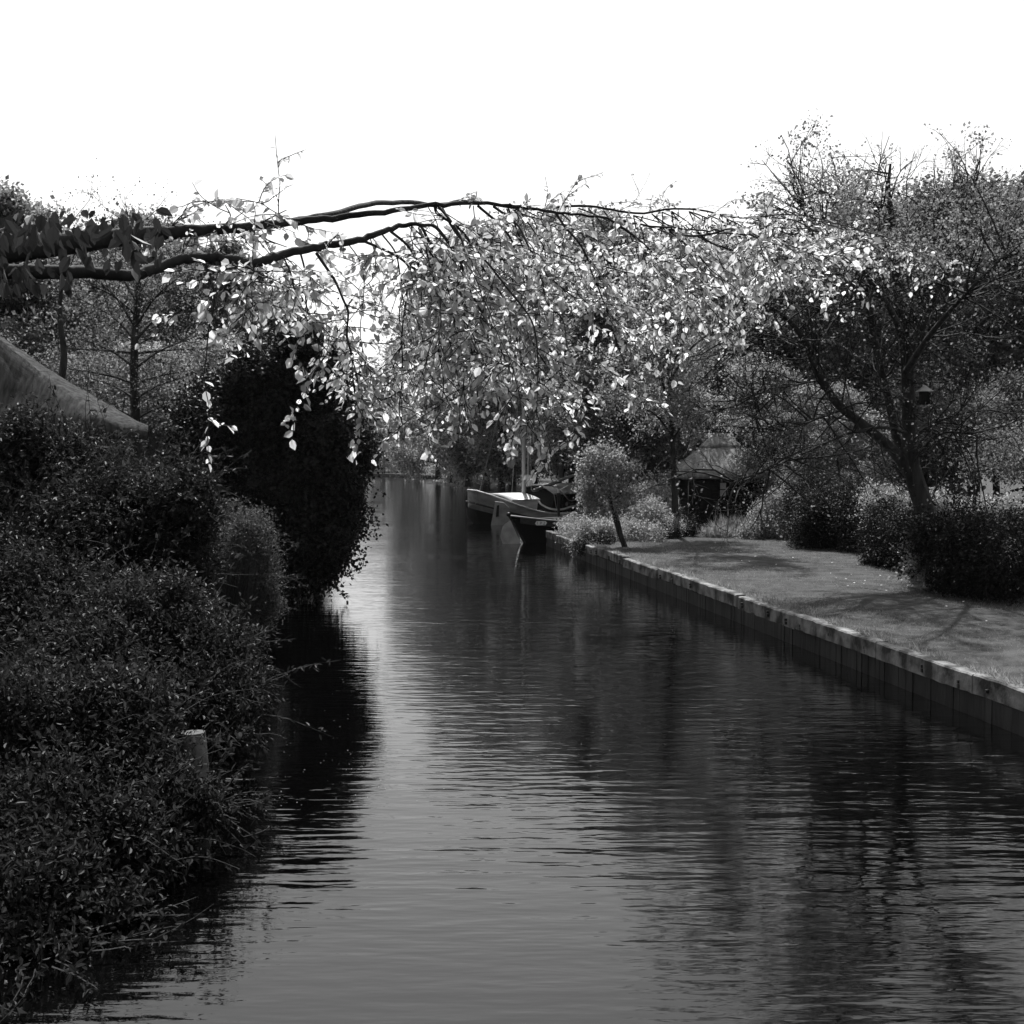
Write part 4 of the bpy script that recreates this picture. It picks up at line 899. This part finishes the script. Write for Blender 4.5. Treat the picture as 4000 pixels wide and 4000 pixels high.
droop([(1235,988,8),(1286,1062,8),(1310,1100,8),(1342,1174,7.9),(1360,1220,7.9),(1356,1309,7.9),(1375,1402,7.9),(1380,1495,8),(1398,1589,8),(1454,1680,8)], .010, .003)
droop([(1417,941,8.1),(1496,974,8.2),(1566,1011,8.2),(1598,1048,8.2),(1594,1100,8.2),(1584,1188,8.2),(1570,1309,8.2),(1573,1472,8.2),(1559,1598,8.2),(1575,1660,8.2)], .010, .003)
droop([(1566,1011,8.2),(1640,1070,8.3),(1700,1130,8.4),(1790,1240,8.5),(1850,1350,8.6)], .008, .003)
droop([(1640,895,8.3),(1673,974,8.3),(1710,1030,8.4),(1729,1086,8.4),(1757,1155,8.5),(1780,1300,8.6),(1800,1450,8.6)], .008, .003)
droop([(1635,890,8.3),(1660,960,8.2),(1690,1080,8.2),(1720,1216,8.2),(1715,1370,8.2),(1733,1486,8.2),(1720,1612,8.2)], .007, .003)
droop([(2172,835,9),(2210,890,9),(2256,941,9.1),(2289,997,9.1),(2307,1053,9.1),(2331,1109,9.2),(2354,1169,9.2),(2382,1239,9.2),(2396,1300,9.2),(2440,1420,9.3),(2480,1520,9.3)], .009, .003)
droop([(2373,852,9.1),(2466,913,9.1),(2545,983,9.2),(2573,1025,9.2),(2620,1081,9.3),(2690,1137,9.3),(2755,1188,9.4),(2830,1260,9.4)], .009, .003)
droop([(1845,955,8.8),(1920,945,8.9),(2000,955,9),(2084,964,9),(2140,974,9.1),(2196,997,9.1),(2261,1013,9.2),(2354,1039,9.2),(2450,1070,9.3),(2560,1150,9.3)], .008, .003)
droop([(1860,985,8.8),(1930,1005,8.9),(2000,1025,9),(2075,1044,9),(2135,1076,9.1),(2210,1137,9.1),(2252,1165,9.2),(2317,1183,9.2),(2382,1225,9.3),(2450,1330,9.3)], .008, .003)
droop([(1930,1110,8.9),(2000,1207,9),(2042,1277,9),(2080,1340,9),(2130,1420,9),(2200,1500,9.1),(2270,1590,9.1),(2380,1660,9.1)], .007, .003)
droop([(2578,890,9.3),(2652,932,9.4),(2699,974,9.4),(2736,1006,9.5),(2792,1067,9.5),(2900,1140,9.6)], .008, .003)
droop([(2830,905,9.4),(2930,940,9.5),(3050,1010,9.6),(3150,1080,9.7)], .007, .003)
droop([(1990,795,8.9),(2050,840,9),(2150,865,9.1),(2250,900,9.2),(2380,960,9.3)], .006, .003)
droop([(790,1015,7.6),(815,1060,7.6),(832,1120,7.5),(835,1200,7.5),(815,1290,7.5),(805,1400,7.5),(790,1500,7.5)], .008, .003)
droop([(880,1025,7.7),(900,1060,7.7),(905,1110,7.7),(960,1150,7.8),(1000,1220,7.8),(1025,1285,7.9)], .007, .003)
droop([(1170,975,8),(1190,1050,8),(1200,1120,8),(1195,1180,8),(1230,1300,8),(1300,1400,8)], .007, .003)
droop([(1100,990,7.9),(1140,1080,7.8),(1160,1180,7.8),(1240,1330,7.8),(1250,1500,7.8)], .006, .003)
# upward twigs near the big branch
for pts in [[(650,925,8),(690,860,8),(760,800,8)], [(860,895,8.1),(900,850,8.1),(880,800,8.1)], [(1000,880,8.1),(1060,850,8.1),(1120,820,8.1)], [(960,890,8.1),(1040,935,8.1),(1120,965,8)], [(700,1010,7.6),(740,940,7.8),(770,905,8)], [(820,1005,7.7),(870,960,7.9),(930,930,8)]]:
    droop(pts, .007, .003)
# further hanging sprays across the middle
LOW = [(700, 1250), (1000, 1350), (1100, 1600), (1450, 1700), (1700, 1760), (1850, 1770), (2000, 1740), (2120, 1700), (2350, 1690), (2450, 1560), (2600, 1420), (2750, 1250), (2900, 1180), (3200, 1120)]
for i in range(28):
    u0 = rng.uniform(1350, 2850) if i < 25 else rng.uniform(900, 1300); path_src = FA if u0 > 1650 else FB
    j = np.argmin(np.abs((path_src[:, 0] / path_src[:, 1]) * F + 2000 - u0)); p = path_src[j]; D = p[1]
    v = 1785 - (p[2] - CAMH) / D * F; u = u0; pts = []; n = 7; endv = np.interp(u0 + 120, [a for a, _ in LOW], [b2 for _, b2 in LOW]) * rng.uniform(.75, 1.0) - 20; du = rng.uniform(80, 480) if u0 > 1500 else rng.uniform(-80, 160); dD = rng.uniform(-1.2, 1.6)
    for q in range(n + 1):
        s_ = q / n; pts.append((u + du * math.sin(s_ * 1.57) + rng.normal(0, 9), v + (endv - v) * s_ ** 1.15, D + dD * s_))
    pts[0] = (u, v, D); rw = rng.uniform(-45, 45); pts = [(a + rw * math.sin(q_ * 1.1), b2 + (rng.normal(0, 12) if q_ else 0), c2) for q_, (a, b2, c2) in enumerate(pts)]; droop(pts, float(rng.choice([.004, .006, .010])), .0025)
# side twigs with leaves
def side(path, n, L, lvl):
    for i in range(n):
        q = rng.uniform(.12, 1.0) * (len(path) - 1); j = min(int(q), len(path) - 2); p = path[j] + (path[j+1] - path[j]) * (q - j)
        if rng.random() > DEN(p) and lvl > 0: continue
        d = unit(path[j+1] - path[j]) * .7 + rng.normal(0, .75, 3) * [1, .8, .5]
        s_ = sweep(p, d, L * rng.uniform(.5, 1.3), 5, .3, -.06); tw.tube(s_, np.linspace(.0042, .002, 6), 3, False)
        if lvl > 0: side(s_, 2, L * .6, lvl - 1)
        m_ = rng.integers(5, 9)
        for k_ in range(m_):
            q2 = (k_ + .6) / m_ * 5; j2 = min(int(q2), 4); LP.append(s_[j2] + (s_[j2+1] - s_[j2]) * (q2 - j2)); LD.append(unit(s_[j2+1] - s_[j2]) * .6 + rng.normal(0, .6, 3) + [0, 0, -.35])
for w_ in D1: side(w_, int(5 + 13 * np.linalg.norm(w_[-1] - w_[0])), .40, 1)
side(FA[40:], 14, .25, 1); side(FB[60:], 8, .25, 1)
# a second, finer tier of branches further out over the water
NEAR = len(LP); FAR_S = len(LP)
FC = flimb([(1100,872,8.2),(1300,835,8.6),(1500,790,9.6),(1700,800,10.8),(1850,785,11.8),(2050,812,12.8),(2300,806,13.6),(2480,832,13.9),(2700,815,14.2),(2880,850,14.5),(3100,838,14.8),(3350,890,15)], [(0,.02),(.3,.018),(.5,.014),(.8,.01),(1,.005)])
D1 = []
for i in range(46):
    j = rng.integers(int(len(FC) * .42), len(FC)); p = FC[j]; D = p[1]; u = p[0]/p[1]*F+2000; v = 1785 - (p[2]-CAMH)/D*F
    endv = np.interp(u, [1500, 1900, 2400, 2900, 3300], [1150, 1350, 1400, 1250, 1080]) * rng.uniform(.72, 1.0); du = rng.uniform(-60, 330); dD = rng.uniform(-1.5, 1.5)
    droop([(u + du*math.sin(q*1.57/6) + rng.normal(0, 8)*(q > 0), v + (endv-v)*(q/6)**1.2, D + dD*q/6) for q in range(7)], .008, .003)
for w_ in D1: side(w_, int(3 + 6 * np.linalg.norm(w_[-1] - w_[0])), .42, 1)
side(FC[int(len(FC)*.5):], 30, .45, 1)
LP = np.array(LP); LD = np.array(LD); N = len(LP); print('foreground leaves', N)
rel(wd, ft).build('trunk', M['bark'], ft, True); rel(tw, ft).build('twigs', M['bark'], ft)
lv = MB(); nrm = unit(rng.normal(0, .55, (N, 3)) + [0, -.25, .8]); sz = .058 * rng.uniform(.4, 1.3, N)
leaves(lv, LP, nrm, LD, sz, 'oval', .72); rel(lv, ft).build('leaves', M['beech'], ft)
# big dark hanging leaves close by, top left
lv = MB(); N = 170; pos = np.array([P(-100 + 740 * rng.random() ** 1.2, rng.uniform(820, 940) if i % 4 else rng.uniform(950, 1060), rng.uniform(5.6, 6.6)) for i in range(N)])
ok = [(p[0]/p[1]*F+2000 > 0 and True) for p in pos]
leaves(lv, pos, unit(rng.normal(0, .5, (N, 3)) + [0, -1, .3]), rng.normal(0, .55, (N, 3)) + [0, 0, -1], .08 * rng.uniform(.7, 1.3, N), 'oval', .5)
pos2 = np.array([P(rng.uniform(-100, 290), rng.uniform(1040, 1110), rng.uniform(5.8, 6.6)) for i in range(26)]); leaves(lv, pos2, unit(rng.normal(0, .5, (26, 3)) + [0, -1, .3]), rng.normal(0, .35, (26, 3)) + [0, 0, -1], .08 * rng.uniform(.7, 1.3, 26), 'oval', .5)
o = rel(lv, ft).build('dark_leaves', M['bigleaf'], ft); o['label'] = 'large dark hanging leaves at the upper left'

# ------------------------------------------------------------ air
b_ = MB(); b_.box((-330, -30, -3.6), (330, 420, 40)); hz = b_.build('haze', None) if False else None
m, t, out = new_mat('haze_air'); pv = t.nodes.new('ShaderNodeVolumePrincipled'); pv.inputs['Color'].default_value = g(.9); pv.inputs['Density'].default_value = .00007; pv.inputs['Anisotropy'].default_value = .55
t.links.new(pv.outputs[0], out.inputs['Volume'])
b_ = MB(); b_.box((-720, -70, -3.6), (720, 910, 45)); HZ = b_.build('haze', m); tag(HZ, None, None, kind='stuff')
HZ['label'] = 'thin bright haze softening the far trees'; HZ['category'] = 'haze'
print('objects', len(bpy.data.objects))

# ------------------------------------------------------------ labels that say which one
ORD = ['first', 'second', 'third', 'fourth', 'fifth', 'sixth', 'seventh', 'eighth', 'ninth', 'tenth', 'eleventh', 'twelfth']
SHORT = {'behind the thatched hut': 'leafy tree in the front row of the wood behind the hut',
 'rear row of the wood': 'leafy tree in the rear row of the wood',
 'edge of the wood beside the hut': 'lower pale-leaved tree around the hut',
 'far bank behind the moored': 'tall leafy tree behind the moored sailing boat',
 'canal where it narrows': 'leafy bank tree where the canal narrows',
 'closing off the end': 'distant tree closing off the end of the canal',
 'wood on the left bank': 'leafy tree in the wood behind the thatched house',
 'behind the dark ivy-clad': 'low pale-leaved tree behind the ivy-clad tree'}
for lab, lst in GROUPS.items():
    sh = [v_ for k_, v_ in SHORT.items() if k_ in lab][0]
    for i, (u_, D_, c) in enumerate(sorted(lst, key=lambda a: a[0])): c['label'] = sh + ', ' + ORD[i] + ' from the left'
